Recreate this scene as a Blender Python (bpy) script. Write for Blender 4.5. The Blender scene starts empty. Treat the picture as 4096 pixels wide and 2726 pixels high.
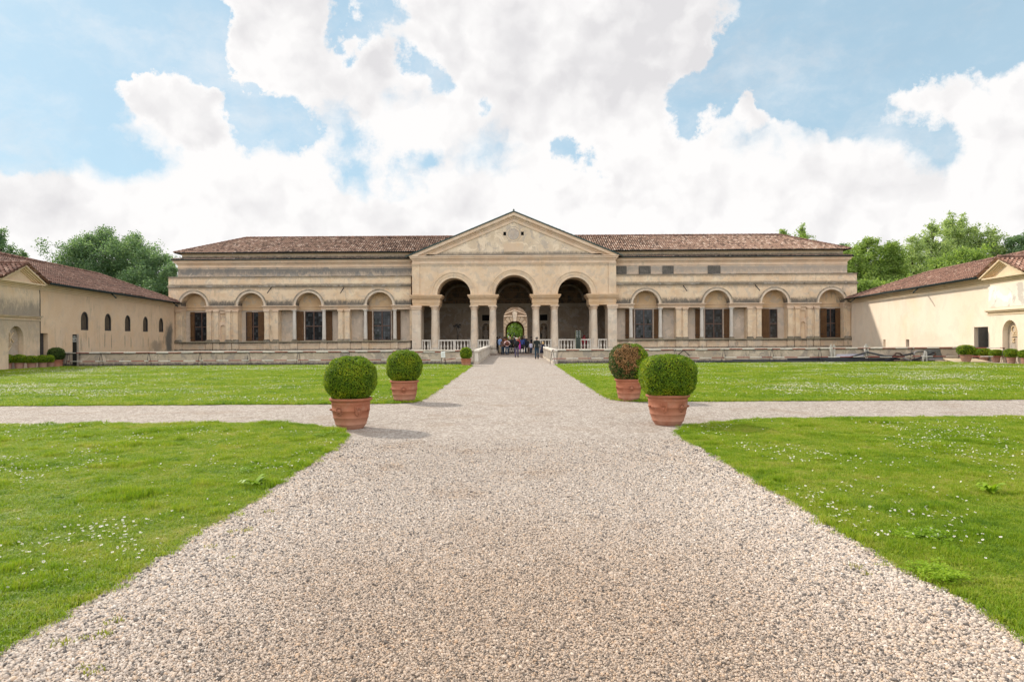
import bpy, bmesh, math, random
import numpy as np
from mathutils import Vector, Matrix, noise as mnoise
R = math.radians
PI = math.pi
rng = np.random.default_rng(7)
random.seed(7)
SC = bpy.context.scene
COL = SC.collection

# ------------------------------------------------------------------ camera
FPX, VX, VY, EYE, ROLL = 2730.67, 2052.0, 1350.0, 1.72, 0.006
cam_d = bpy.data.cameras.new('camera')
cam = bpy.data.objects.new('camera', cam_d)
COL.objects.link(cam)
cam.location = (0, 0, EYE)
cam.rotation_euler = (R(90), ROLL, 0)
cam_d.lens, cam_d.sensor_width = 24.0, 36.0
cam_d.shift_x, cam_d.shift_y = -4 / 4096, -13 / 4096
cam_d.clip_start, cam_d.clip_end = 0.1, 5000
SC.camera = cam
SC.view_settings.view_transform = 'Standard'
SC.view_settings.look = 'None'
SC.view_settings.exposure = 0.95
SC.view_settings.gamma = 1
SC.cycles.max_bounces = 6
SC.cycles.transparent_max_bounces = 6
try:
    SC.cycles.use_denoising = True
except Exception:
    pass


def at(px, py, D):
    """a pixel of the 4096 px photograph and a distance -> the point"""
    u, v = px - VX, py - VY
    u, v = u - ROLL * v, v + ROLL * u
    return Vector((u * D / FPX, D, EYE - v * D / FPX))


# ------------------------------------------------------------------ node helper
class NT:
    def __init__(s, tree):
        s.t = tree

    def node(s, typ, ins=None, **props):
        n = s.t.nodes.new(typ)
        for k, v in props.items():
            setattr(n, k, v)
        for k, v in (ins or {}).items():
            s.set(n.inputs[k], v)
        return n

    def set(s, sock, v):
        if isinstance(v, bpy.types.NodeSocket):
            s.t.links.new(v, sock)
        else:
            if sock.type == 'RGBA' and len(v) == 3:
                v = (*v, 1)
            sock.default_value = v

    def math(s, op, a, b=0.0, c=0.0, clamp=False):
        n = s.node('ShaderNodeMath', {0: a, 1: b, 2: c}, operation=op)
        n.use_clamp = clamp
        return n.outputs[0]

    def vmath(s, op, a, b=(0, 0, 0), scale=None):
        n = s.node('ShaderNodeVectorMath', {0: a, 1: b}, operation=op)
        if scale is not None:
            s.set(n.inputs['Scale'], scale)
        return n.outputs['Value'] if op in ('DOT_PRODUCT', 'LENGTH', 'DISTANCE') else n.outputs[0]

    def mix(s, f, a, b, blend='MIX'):
        n = s.node('ShaderNodeMix', data_type='RGBA', blend_type=blend)
        s.set(n.inputs[0], f)
        s.set(n.inputs[6], a)
        s.set(n.inputs[7], b)
        return n.outputs[2]

    def ramp(s, f, stops):
        n = s.node('ShaderNodeValToRGB', {0: f})
        e = n.color_ramp.elements
        while len(e) < len(stops):
            e.new(0.5)
        for k, (p, c) in zip(e, stops):
            k.position = p
            k.color = (c, c, c, 1) if isinstance(c, (int, float)) else (*c, 1)
        return n.outputs[0]

    def step(s, f, a, b, lo=0.0, hi=1.0):
        n = s.node('ShaderNodeMapRange', {0: f, 1: a, 2: b, 3: lo, 4: hi}, interpolation_type='SMOOTHSTEP')
        return n.outputs[0]

    def noise(s, vec, scale, detail=4, rough=0.55, dist=0.0, out=0):
        n = s.node('ShaderNodeTexNoise', {'Vector': vec, 'Scale': scale, 'Detail': detail, 'Roughness': rough, 'Distortion': dist})
        return n.outputs[out]

    def voro(s, vec, scale, out=0, feature='F1', rand=1.0):
        n = s.node('ShaderNodeTexVoronoi', {'Vector': vec, 'Scale': scale, 'Randomness': rand}, feature=feature)
        return n.outputs[out]

    def bump(s, h, strength=0.5, dist=0.02):
        return s.node('ShaderNodeBump', {'Height': h, 'Strength': strength, 'Distance': dist}).outputs[0]

    def pos(s):
        return s.node('ShaderNodeNewGeometry').outputs['Position']

    def mul(s, v, k):
        return s.vmath('MULTIPLY', v, k)

    def xyz(s, v):
        return s.node('ShaderNodeSeparateXYZ', {0: v}).outputs


def new_mat(name):
    m = bpy.data.materials.new(name)
    m.use_nodes = True
    t = NT(m.node_tree)
    return m, t, m.node_tree.nodes['Principled BSDF']


def bs(t, b, **kw):
    names = {'col': 'Base Color', 'rough': 'Roughness', 'normal': 'Normal', 'spec': 'Specular IOR Level', 'metal': 'Metallic',
             'emit': 'Emission Color', 'es': 'Emission Strength'}
    for k, v in kw.items():
        t.set(b.inputs[names[k]], v)


# ------------------------------------------------------------------ sun and sky
LDIR = Vector((1.0, -0.86, -1.0)).normalized()      # the way the light travels
sun_d = bpy.data.lights.new('sun', 'SUN')
sun_d.energy, sun_d.angle, sun_d.color = 2.2, R(2.5), (1.0, 0.93, 0.82)
sun = bpy.data.objects.new('sun', sun_d)
COL.objects.link(sun)
sun.rotation_euler = (-LDIR).to_track_quat('Z', 'Y').to_euler()
world = bpy.data.worlds.new('World')
SC.world = world
world.use_nodes = True
wt = NT(world.node_tree)
bg = world.node_tree.nodes['Background']
sky = wt.node('ShaderNodeTexSky', sky_type='NISHITA', sun_disc=False, sun_elevation=math.asin(-LDIR.z),
              sun_rotation=math.atan2(-LDIR.x, -LDIR.y), air_density=1.0, dust_density=0.6, ozone_density=1.2)
gen = wt.node('ShaderNodeTexCoord').outputs['Generated']
dirv = wt.vmath('NORMALIZE', gen)
# domain warp gives the billowing outline
warp = wt.vmath('SUBTRACT', wt.noise(dirv, 4.0, 3, 0.5, out=1), (0.5, 0.5, 0.5))
dw = wt.vmath('ADD', dirv, wt.vmath('SCALE', warp, scale=0.16))
warp2 = wt.vmath('SUBTRACT', wt.noise(dirv, 14.0, 8, 0.66, out=1), (0.5, 0.5, 0.5))
dw = wt.vmath('ADD', dw, wt.vmath('SCALE', warp2, scale=0.105))


def px_dir(x, y):                                    # 2356 px space -> direction
    p = at(x * 4096 / 2356, y * 4096 / 2356, 1.0) - Vector((0, 0, EYE))
    return p.normalized()


HOLES = [(30, 40, .16, 1.5), (230, 40, .11, 1.5), (100, 200, .10, 1.3), (390, 50, .06, 1.2), (20, 270, .06, .9), (210, 130, .05, 1.0), (490, 150, .028, .9), (650, 245, .050, 1.3),
         (715, 285, .032, .9), (590, 205, .026, .9), (828, 90, .030, 1.2), (905, 100, .032, .9), (985, 175, .028, 1.0), (1035, 225, .024, .9), (1145, 295, .016, .7),
         (850, 385, .045, .7), (960, 410, .03, .5), (1300, 375, .020, .8), (1355, 392, .022, .8), (1590, 215, .036, 1.2), (1660, 235, .030, 1.2), (1690, 110, .045, 1.2),
         (1830, 60, .08, 1.2), (1960, 100, .09, 1.4), (2180, 60, .12, 1.5), (1930, 190, .045, 1.2), (1820, 215, .035, 1.1), (2340, 60, .09, 1.2), (2130, 395, .045, .45), (2100, 110, .05, 1.1)]
PUFFS = [(1825, 140, .032, 1.5), (2190, 200, .05, 1.2), (620, 70, .06, 1.1), (550, 20, .05, 1.0), (330, 165, .045, 1.7), (300, 240, .06, 1.5), (420, 200, .05, 1.3), (470, 260, .05, 1.0), (1120, 40, .12, .8),
         (1450, 90, .10, .8), (890, 180, .05, .8), (2330, 220, .06, 1.2), (2080, 215, .04, 1.1), (1745, 265, .03, 1.0), (700, 130, .06, .8), (180, 310, .05, .8), (1850, 15, .03, .8), (1400, 250, .14, .5)]


def blobs(v, lst):
    tot = None
    for (x, y, r, a) in lst:
        c = px_dir(x, y)
        d = wt.vmath('DISTANCE', v, c)
        g = wt.math('MULTIPLY', wt.step(d, r * 0.2, r * 1.5, 1.0, 0.0), a)
        tot = g if tot is None else wt.math('ADD', tot, g)
    return tot


hole = blobs(dw, HOLES)
puff = blobs(dw, PUFFS)


def puffs(v):
    """cauliflower relief: inverted cell distance at three sizes"""
    a = wt.voro(v, 9.0)
    b_ = wt.voro(v, 21.0)
    c_ = wt.voro(v, 48.0)
    q = wt.math('ADD', wt.math('MULTIPLY', a, 0.55), wt.math('ADD', wt.math('MULTIPLY', b_, 0.30), wt.math('MULTIPLY', c_, 0.17)))
    return wt.math('SUBTRACT', 0.5, q)


vd = wt.vmath('ADD', dirv, wt.vmath('SCALE', warp2, scale=0.045))
fb = wt.noise(vd, 5.0, 10, 0.60)
bil = puffs(vd)
dens = wt.math('ADD', wt.math('MULTIPLY', wt.math('SUBTRACT', fb, 0.5), 2.3), 0.66)
dens = wt.math('ADD', dens, wt.math('MULTIPLY', bil, 0.75))
dens = wt.math('ADD', wt.math('SUBTRACT', dens, hole), puff)
dz = wt.xyz(dirv)[2]
dens = wt.math('ADD', dens, wt.step(dz, 0.13, 0.27, 0.9, 0.0))
mask = wt.step(dens, 0.12, 0.74)
wisp = wt.noise(wt.mul(vd, (1, 1, 1.8)), 7.0, 8, 0.66)
mask = wt.math('MAXIMUM', mask, wt.step(wisp, 0.40, 0.80, 0.10, 0.55))
dz = wt.xyz(dirv)[2]
low = wt.step(dz, 0.05, 0.24, 0.92, 0.0)             # milky air above the horizon
mask = wt.math('MAXIMUM', mask, low)
# relief of the clouds: compare with the puffs a little way towards the sun
dv2 = wt.vmath('ADD', vd, tuple(-LDIR * 0.022 + Vector((0, 0, 0.012))))
rel = wt.math('MULTIPLY', wt.math('SUBTRACT', bil, puffs(dv2)), 2.1)
rel2 = wt.math('MULTIPLY', wt.math('SUBTRACT', fb, wt.noise(dv2, 5.0, 7, 0.55)), 1.8)
big = wt.noise(wt.vmath('ADD', dirv, (3.3, 1.1, 0.4)), 3.2, 5, 0.55)
shade = wt.math('ADD', wt.math('ADD', 0.62, rel), rel2)
shade = wt.math('ADD', shade, wt.math('MULTIPLY', wt.math('SUBTRACT', big, 0.5), 1.9))
thick = wt.step(dens, 0.5, 1.3, 0.18, -0.20)          # thin edges glow, thick bodies grey
shade = wt.math('ADD', shade, thick)
shade = wt.math('SUBTRACT', shade, wt.step(dz, 0.26, 0.46, 0.0, 0.30))
shade = wt.math('ADD', shade, wt.step(dz, 0.06, 0.30, 0.48, 0.12), clamp=True)
cloud = wt.mix(shade, (0.405, 0.398, 0.405), (0.52, 0.512, 0.508))
# clouds away from the sun, behind the camera, brightened to fill the shaded facade
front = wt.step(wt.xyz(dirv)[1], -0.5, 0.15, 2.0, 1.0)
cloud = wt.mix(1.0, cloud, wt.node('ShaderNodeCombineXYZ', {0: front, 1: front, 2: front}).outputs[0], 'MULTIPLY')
blue = wt.mix(1.0, sky.outputs[0], (0.075, 0.090, 0.092), 'MULTIPLY')
blue = wt.mix(0.80, blue, (0.215, 0.322, 0.392))
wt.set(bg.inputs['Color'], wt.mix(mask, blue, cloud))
wt.set(bg.inputs['Strength'], 1.0)


# ------------------------------------------------------------------ objects
def tag(o, label=None, cat=None, group=None, kind=None):
    for k, v in (('label', label), ('category', cat), ('group', group), ('kind', kind)):
        if v:
            o[k] = v
    return o


def thing(name, label, cat, loc=(0, 0, 0), rz=0.0, group=None):
    o = bpy.data.objects.new(name, None)
    o.empty_display_size = 0.3
    COL.objects.link(o)
    o.location, o.rotation_euler = loc, (0, 0, rz)
    return tag(o, label, cat, group)


def copy_tree(o, parent=None):
    c = o.copy()
    COL.objects.link(c)
    c.parent = parent
    for ch in KIDS.get(o.name, ()):
        d = copy_tree(ch, c)
        KIDS.setdefault(c.name, []).append(d)
    return c


KIDS = {}


class MB:
    """collects shapes, then links them as ONE mesh object"""

    def __init__(s, xf=None):
        s.v, s.f, s.mi, s.sm, s.uv = [], [], [], [], None
        s.xf = xf
        s.m = 0

    def add(s, vs, fs, smooth=False):
        o = len(s.v)
        if s.xf:
            vs = [s.xf(*p) for p in vs]
        s.v.extend([tuple(p) for p in vs])
        for f in fs:
            s.f.append([i + o for i in f])
            s.mi.append(s.m)
            s.sm.append(smooth)
        return s

    def box(s, x0, x1, y0, y1, z0, z1):
        return s.add([(x0, y0, z0), (x1, y0, z0), (x1, y1, z0), (x0, y1, z0), (x0, y0, z1), (x1, y0, z1), (x1, y1, z1), (x0, y1, z1)],
                     [(0, 3, 2, 1), (4, 5, 6, 7), (0, 1, 5, 4), (1, 2, 6, 5), (2, 3, 7, 6), (3, 0, 4, 7)])

    def hexa(s, p):
        return s.add(p, [(0, 3, 2, 1), (4, 5, 6, 7), (0, 1, 5, 4), (1, 2, 6, 5), (2, 3, 7, 6), (3, 0, 4, 7)])

    def prism(s, pts, y0, y1):
        """polygon in x,z pushed from y0 to y1"""
        n = len(pts)
        vs = [(x, y0, z) for x, z in pts] + [(x, y1, z) for x, z in pts]
        fs = [list(range(n)), list(range(2 * n - 1, n - 1, -1))] + [(i, i + n, (i + 1) % n + n, (i + 1) % n) for i in range(n)]
        return s.add(vs, fs)

    def arch_panel(s, cx, r, x0, x1, zs, z1, y0, y1, n=24):
        """wall x0..x1, zs..z1 with a half-round opening of radius r"""
        xs = [(x0, zs)] if x0 < cx - r - 1e-4 else []
        for k in range(n + 1):
            a = PI - PI * k / n
            xs.append((cx + r * math.cos(a), zs + r * math.sin(a)))
        if x1 > cx + r + 1e-4:
            xs.append((x1, zs))
        m = len(xs)
        vs = []
        for (x, z) in xs:
            vs += [(x, y0, z), (x, y0, z1), (x, y1, z), (x, y1, z1)]
        fs = []
        for k in range(m - 1):
            a, b = 4 * k, 4 * k + 4
            fs += [(a, b, b + 1, a + 1), (a + 2, a + 3, b + 3, b + 2), (a, a + 2, b + 2, b), (a + 1, b + 1, b + 3, a + 3)]
        e = 4 * (m - 1)
        fs += [(0, 1, 3, 2), (e, e + 2, e + 3, e + 1)]
        return s.add(vs, fs)

    def ring(s, cx, zs, r0, r1, y0, y1, n=28, a0=0.0, a1=PI):
        vs, fs = [], []
        for k in range(n + 1):
            a = a1 + (a0 - a1) * k / n
            c, d = math.cos(a), math.sin(a)
            vs += [(cx + r0 * c, y0, zs + r0 * d), (cx + r1 * c, y0, zs + r1 * d), (cx + r0 * c, y1, zs + r0 * d), (cx + r1 * c, y1, zs + r1 * d)]
        for k in range(n):
            a, b = 4 * k, 4 * k + 4
            fs += [(a, b, b + 1, a + 1), (a + 2, a + 3, b + 3, b + 2), (a, a + 2, b + 2, b), (a + 1, b + 1, b + 3, a + 3)]
        e = 4 * n
        fs += [(0, 1, 3, 2), (e, e + 2, e + 3, e + 1)]
        return s.add(vs, fs)

    def disc(s, cx, zs, r, y, n=24, z0=None):
        """half-disc lunette facing the camera, its feet at z0"""
        pts = [(cx + r * math.cos(PI - PI * k / n), y, zs + r * math.sin(PI - PI * k / n)) for k in range(n + 1)]
        if z0 is not None:
            pts = [(cx - r, y, z0)] + pts + [(cx + r, y, z0)]
        return s.add(pts, [list(range(len(pts)))])

    def lathe(s, cx, cy, prof, n=14, smooth=True, sx=1.0, sy=1.0):
        vs, fs = [], []
        for (r, z) in prof:
            for k in range(n):
                a = 2 * PI * k / n
                vs.append((cx + sx * r * math.cos(a), cy + sy * r * math.sin(a), z))
        for j in range(len(prof) - 1):
            for k in range(n):
                a, b = j * n + k, j * n + (k + 1) % n
                fs.append((a, b, b + n, a + n))
        s.add(vs, fs, smooth)
        s.add(vs[:n], [list(range(n - 1, -1, -1))])
        s.add(vs[-n:], [list(range(n))])
        return s

    def tube(s, pts, rad, n=8, smooth=True):
        pts = [Vector(p) for p in pts]
        if isinstance(rad, (int, float)):
            rad = [rad] * len(pts)
        vs, fs = [], []
        for i, p in enumerate(pts):
            d = (pts[min(i + 1, len(pts) - 1)] - pts[max(i - 1, 0)]).normalized()
            a = d.cross(Vector((0, 0, 1)))
            if a.length < 1e-3:
                a = d.cross(Vector((0, 1, 0)))
            a.normalize()
            b = d.cross(a)
            for k in range(n):
                t = 2 * PI * k / n
                vs.append(p + (a * math.cos(t) + b * math.sin(t)) * rad[i])
        for j in range(len(pts) - 1):
            for k in range(n):
                q, r = j * n + k, j * n + (k + 1) % n
                fs.append((q, r, r + n, q + n))
        fs.append(list(range(n - 1, -1, -1)))
        fs.append(list(range((len(pts) - 1) * n, len(pts) * n)))
        return s.add(vs, fs, smooth)

    def build(s, name, mats, parent=None, recalc=True, bevel=0.0):
        me = bpy.data.meshes.new(name)
        me.from_pydata(s.v, [], s.f)
        for m in (mats if isinstance(mats, (list, tuple)) else [mats]):
            me.materials.append(m)
        me.polygons.foreach_set('material_index', s.mi)
        me.polygons.foreach_set('use_smooth', s.sm)
        if s.uv:
            l = me.uv_layers.new(name='UVMap')
            l.data.foreach_set('uv', np.asarray(s.uv, dtype=np.float32).ravel())
        if recalc:
            b = bmesh.new()
            b.from_mesh(me)
            bmesh.ops.recalc_face_normals(b, faces=b.faces)
            b.to_mesh(me)
            b.free()
        me.update()
        return put(name, me, parent, bevel)


def put(name, me, parent=None, bevel=0.0):
    o = bpy.data.objects.new(name, me)
    COL.objects.link(o)
    if parent:
        o.parent = parent
        KIDS.setdefault(parent.name, []).append(o)
    if bevel:
        md = o.modifiers.new('bevel', 'BEVEL')
        md.width, md.segments, md.limit_method = bevel, 2, 'ANGLE'
    return o


# ------------------------------------------------------------------ materials
def stucco(name, base, light, grime=(0.10, 0.095, 0.085), stain=0.45, bands=(), patch=0.35, rough=0.9, streak=1.0, grey=(0.40, 0.37, 0.33), sc=1.0, spots=()):
    """weathered lime plaster: patches, rain streaks and dark lichen with painted shade under the ledges (bands: z of the ledge, reach, amount)"""
    m, t, b = new_mat(name)
    p = t.pos()
    n1 = t.noise(p, 0.7 * sc, 7, 0.6)
    col = t.mix(t.step(n1, 0.35, 0.65), base, light)
    pk = t.step(t.noise(p, 1.3 * sc, 9, 0.62, 0.6), 0.53, 0.57)
    col = t.mix(t.math('MULTIPLY', pk, patch), col, grey)
    pk2 = t.step(t.noise(t.vmath('ADD', p, (31, 7, 3)), 0.9 * sc, 9, 0.65, 0.8), 0.56, 0.60)
    col = t.mix(t.math('MULTIPLY', pk2, patch * 1.2), col, tuple(min(0.8, c * 1.18) for c in light))
    warm = t.step(t.noise(t.vmath('ADD', p, (3, 17, 11)), 0.45 * sc, 6, 0.6), 0.52, 0.72)
    col = t.mix(t.math('MULTIPLY', warm, 0.35), col, (base[0] * 1.02, base[1] * 0.88, base[2] * 0.66))
    sp = t.mul(p, (1.0, 1.0, 0.22))
    s1 = t.noise(sp, 3.2 * sc, 8, 0.68)
    s2 = t.noise(p, 0.35 * sc, 4, 0.5)
    st = t.math('MULTIPLY', t.step(s1, 0.52, 0.72), t.step(s2, 0.42, 0.62))
    fac = t.math('MULTIPLY', st, stain * streak)
    z = t.xyz(p)[2]
    blot = t.noise(t.mul(p, (1, 1, 0.6)), 2.4 * sc, 9, 0.72)
    blot2 = t.noise(t.mul(p, (1, 1, 0.35)), 9.0, 7, 0.7)
    for (zb, reach, amt) in bands:
        up = reach > 0
        g = t.step(z, zb - abs(reach), zb) if up else t.step(z, zb, zb + abs(reach), 1.0, 0.0)
        cut = t.math('LESS_THAN', z, zb + 0.02) if up else t.math('GREATER_THAN', z, zb - 0.02)
        g = t.math('MULTIPLY', g, cut)
        k = t.step(t.math('ADD', t.math('ADD', t.math('MULTIPLY', blot, 0.5), t.math('MULTIPLY', blot2, 0.5)), t.math('MULTIPLY', g, 0.30)), 0.49, 0.80)
        fac = t.math('MAXIMUM', fac, t.math('MULTIPLY', t.math('MULTIPLY', k, t.step(g, 0.0, 0.5)), amt))
    for (y0, y1, za, zb_, amt) in spots:      # single damp patches and drips, by place on the wall
        wv = t.xyz(t.noise(p, .9, 6, .65, out=1))
        yy = t.math('ADD', t.xyz(p)[1], t.math('MULTIPLY', t.math('SUBTRACT', wv[0], .5), 2.2 * min(1.0, (y1 - y0) / 2.5)))
        zz_ = t.math('ADD', z, t.math('MULTIPLY', t.math('SUBTRACT', wv[1], .5), 3.0 * min(1.0, (zb_ - za) / 3)))
        sw = (y1 - y0) * .45
        m_ = t.math('MULTIPLY', t.math('MULTIPLY', t.step(yy, y0, y0 + sw), t.step(yy, y1 - sw, y1, 1.0, 0.0)),
                    t.math('MULTIPLY', t.step(zz_, za, za + (zb_ - za) * .3), t.step(zz_, zb_ - (zb_ - za) * .4, zb_, 1.0, 0.0)))
        k = t.step(t.math('ADD', t.math('MULTIPLY', s1, 0.6), t.math('MULTIPLY', m_, 0.55)), 0.42, 0.80)
        fac = t.math('MAXIMUM', fac, t.math('MULTIPLY', t.math('MULTIPLY', k, m_), amt))
    col = t.mix(fac, col, grime)
    fine = t.noise(p, 14.0, 6, 0.7)
    col = t.mix(0.22, col, t.ramp(fine, [(0.3, 0.25), (0.7, 0.75)]), 'SOFT_LIGHT')
    h = t.math('ADD', t.math('MULTIPLY', fine, 0.5), t.math('MULTIPLY', pk, 0.4))
    bs(t, b, col=col, rough=rough, spec=0.2, normal=t.bump(h, 0.35, 0.03))
    return m


CREAM, CREAML = (0.65, 0.48, 0.320), (0.72, 0.57, 0.405)
M_WALL = stucco('plaster wall', CREAM, CREAML, bands=[(7.03, .5, .45), (5.15, -.95, .95), (8.06, .35, .5), (7.26, -.22, .6)], stain=0.6)
M_ATTIC = stucco('plaster attic', (0.50, 0.39, 0.295), (0.56, 0.44, 0.335), grime=(0.27, 0.25, 0.225), bands=[(8.95, .95, .6)], stain=0.6, patch=0.5)
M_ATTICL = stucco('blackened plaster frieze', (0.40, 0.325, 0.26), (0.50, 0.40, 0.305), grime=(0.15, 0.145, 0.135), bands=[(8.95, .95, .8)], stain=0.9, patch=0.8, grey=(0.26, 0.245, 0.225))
M_BAND = stucco('plaster band', (0.56, 0.455, 0.33), (0.62, 0.51, 0.38), bands=[(10.12, -.42, .75)], stain=0.5)
M_TRIM = stucco('plaster moulding', (0.64, 0.47, 0.335), (0.69, 0.54, 0.405), stain=0.35, patch=0.2)
M_TRIMO = stucco('ochre moulding', (0.58, 0.395, 0.235), (0.64, 0.465, 0.305), stain=0.3, patch=0.15)
M_LEDGE = stucco('lichened ledge', (0.15, 0.13, 0.10), (0.28, 0.235, 0.175), grime=(0.05, 0.047, 0.042), stain=1.0, patch=0.5, streak=1.0)  # lichen colour, darkened further to paint in shadow at the ledges
M_DADO = stucco('plaster dado', (0.56, 0.42, 0.285), (0.62, 0.49, 0.35), bands=[(1.46, .4, .8), (0.45, -.5, .9)], stain=0.65)
M_SILL = stucco('mossy sill', (0.26, 0.22, 0.15), (0.34, 0.29, 0.19), grime=(0.06, 0.055, 0.03), stain=0.9, patch=0.3)
M_BACK = stucco('recess plaster', (0.52, 0.43, 0.34), (0.60, 0.50, 0.41), stain=0.45, patch=0.5)
M_LUN = stucco('lunette plaster', (0.56, 0.385, 0.225), (0.66, 0.49, 0.31), stain=0.5, patch=0.45)
M_LOG = stucco('loggia front plaster', (0.64, 0.475, 0.32), (0.70, 0.55, 0.395), bands=[(9.2, .4, .4)], stain=0.25, patch=0.3)
M_PED = stucco('pediment plaster', (0.58, 0.465, 0.34), (0.67, 0.56, 0.43), bands=[(10.12, -.6, .75)], stain=0.35, patch=0.6, grey=(0.42, 0.37, 0.33))
M_HOOD = stucco('lichened hood moulding', (0.20, 0.172, 0.135), (0.44, 0.36, 0.27), grime=(0.06, 0.056, 0.05), stain=1.0, patch=0.5, sc=1.5)
M_STONE = stucco('column stone', (0.63, 0.505, 0.385), (0.69, 0.585, 0.465), bands=[(0.55, -.35, .5)], stain=0.35, patch=0.35)
M_MARB = stucco('white marble', (0.54, 0.49, 0.43), (0.60, 0.56, 0.50), grime=(0.2, 0.18, 0.16), stain=0.25, patch=0.2, rough=0.6)
M_BALU = stucco('balustrade stone', (0.56, 0.51, 0.44), (0.66, 0.61, 0.54), stain=0.45, patch=0.3)
M_POND = stucco('pond wall render', (0.40, 0.33, 0.255), (0.47, 0.395, 0.31), grime=(0.085, 0.078, 0.07), bands=[(0.86, .18, .7), (0.0, -.34, 1.0)], stain=0.9, patch=0.8, grey=(0.30, 0.265, 0.23), sc=1.3)
M_COPE = stucco('coping stone', (0.50, 0.43, 0.35), (0.58, 0.51, 0.42), stain=0.7, patch=0.4)
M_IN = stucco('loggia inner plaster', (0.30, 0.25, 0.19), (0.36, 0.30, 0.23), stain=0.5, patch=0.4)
M_WINGL = stucco('left wing plaster', (0.66, 0.485, 0.325), (0.69, 0.525, 0.365), grime=(0.13, 0.125, 0.11), bands=[(0.0, -1.2, .5)], stain=0.55, patch=0.12, sc=0.8, spots=[(66.3, 70.6, -1.0, 4.6, .95), (61.5, 68.5, .3, 2.0, .5)] + [(c + o - .13, c + o + .13, .7, 2.5, .75) for c in (50.8, 54.7, 58.5, 62.4, 66.3) for o in (-.62, .62)])
M_PAVL = stucco('stained pavilion plaster', (0.64, 0.495, 0.345), (0.68, 0.54, 0.39), grime=(0.17, 0.16, 0.14), bands=[(3.28, -1.7, .7), (3.0, 2.4, .4)], stain=0.7, patch=0.25)
M_WINGR = stucco('right wing plaster', (0.77, 0.635, 0.495), (0.80, 0.675, 0.54), grime=(0.45, 0.36, 0.25), stain=0.25, patch=0.10, sc=0.5, spots=[(46, 60, .4, 2.2, .16)])
M_WTRIM = stucco('wing cornice', (0.66, 0.51, 0.335), (0.70, 0.56, 0.39), stain=0.15, patch=0.1)
M_FRESCO = stucco('worn fresco panel', (0.72, 0.64, 0.55), (0.76, 0.70, 0.62), grime=(0.45, 0.40, 0.36), stain=0.3, patch=0.8, grey=(0.50, 0.44, 0.39), sc=0.8)
M_RUST = stucco('rusticated stone', (0.44, 0.325, 0.22), (0.52, 0.40, 0.28), stain=0.3, patch=0.3)
M_RUSTW = stucco('courtyard plaster darkened as shade', (0.30, 0.21, 0.14), (0.36, 0.26, 0.18), stain=0.3, patch=0.3)  # wall colour darkened so the gaps between the blocks read as shadow


def plain(name, col, rough=0.6, spec=0.4, metal=0.0, var=0.15, scale=6.0, bump=0.0):
    m, t, b = new_mat(name)
    n = t.noise(t.node('ShaderNodeTexCoord').outputs['Object'], scale, 5, 0.6)
    c = t.mix(t.step(n, 0.3, 0.7), tuple(c * (1 - var) for c in col), tuple(min(0.9, c * (1 + var)) for c in col))
    bs(t, b, col=c, rough=rough, spec=spec, metal=metal)
    if bump:
        bs(t, b, normal=t.bump(n, bump, 0.02))
    return m


def wood(name, c0, c1):
    m, t, b = new_mat(name)
    p = t.pos()
    g = t.noise(t.mul(p, (9, 9, 0.8)), 2.0, 6, 0.65, 0.6)
    col = t.mix(t.step(g, 0.3, 0.7), c0, c1)
    w = t.step(t.noise(p, 1.7, 6, 0.65), 0.5, 0.7)
    col = t.mix(t.math('MULTIPLY', w, 0.4), col, tuple(min(.6, c * 1.7) for c in c1))
    x = t.xyz(p)
    f = t.math('FRACT', t.math('MULTIPLY', t.math('ADD', x[0], x[1]), 4.4))
    col = t.mix(t.step(f, 0.0, 0.09, 0.65, 0.0), col, (0.012, 0.008, 0.005))
    bs(t, b, col=col, rough=0.75, spec=0.25)
    return m


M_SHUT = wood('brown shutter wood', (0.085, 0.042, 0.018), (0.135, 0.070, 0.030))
M_GREYW = wood('grey weathered wood', (0.075, 0.07, 0.062), (0.15, 0.135, 0.118))
M_FRAME = plain('window frame wood', (0.10, 0.055, 0.04), 0.6)
M_IRON = plain('dark iron', (0.022, 0.022, 0.024), 0.5, 0.4)
M_GUT = plain('green black gutter', (0.022, 0.032, 0.032), 0.75, 0.15)
M_COPPER = plain('green copper edging', (0.045, 0.075, 0.068), 0.55, 0.4)
M_DARK = plain('dark opening', (0.010, 0.009, 0.008), 0.9, 0.1)
M_DOOR = plain('charcoal door boards', (0.045, 0.042, 0.042), 0.6, 0.3)
M_SIGN = plain('black sign panel', (0.010, 0.011, 0.012), 0.35, 0.5, var=0.05)
M_SIGNG = plain('grey sign band', (0.30, 0.31, 0.30), 0.5, 0.4)
M_SIGNW = plain('white sign lettering', (0.72, 0.72, 0.70), 0.5, 0.3, var=0.03)
M_STEEL = plain('brushed steel edge', (0.42, 0.38, 0.34), 0.35, 0.5, 0.6)
M_PAPER = plain('white paper', (0.78, 0.78, 0.78), 0.8, 0.1, var=0.03)
M_PIPE = plain('black plastic pipe', (0.020, 0.024, 0.032), 0.42, 0.5, var=0.3)
M_PIPEG = plain('dusty grey pipe', (0.20, 0.19, 0.18), 0.6, 0.3, var=0.3)
M_PIPER = plain('rusty iron pipe', (0.085, 0.055, 0.042), 0.7, 0.3, var=0.4)
M_CONC = plain('pale concrete', (0.42, 0.40, 0.36), 0.9, 0.1, var=0.2)
M_TARP = plain('lilac plastic sheeting', (0.45, 0.43, 0.50), 0.4, 0.4, var=0.08)
M_TARPD = plain('dark rubber sheet', (0.10, 0.105, 0.10), 0.6, 0.3, var=0.2)
M_PLYW = plain('pale plywood', (0.62, 0.50, 0.34), 0.7, 0.2, var=0.12)
M_SOIL = plain('dark soil', (0.035, 0.025, 0.018), 0.95, 0.1, var=0.4, scale=30)
M_FLOOR = plain('loggia stone floor', (0.26, 0.20, 0.16), 0.8, 0.2, var=0.2)
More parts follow.
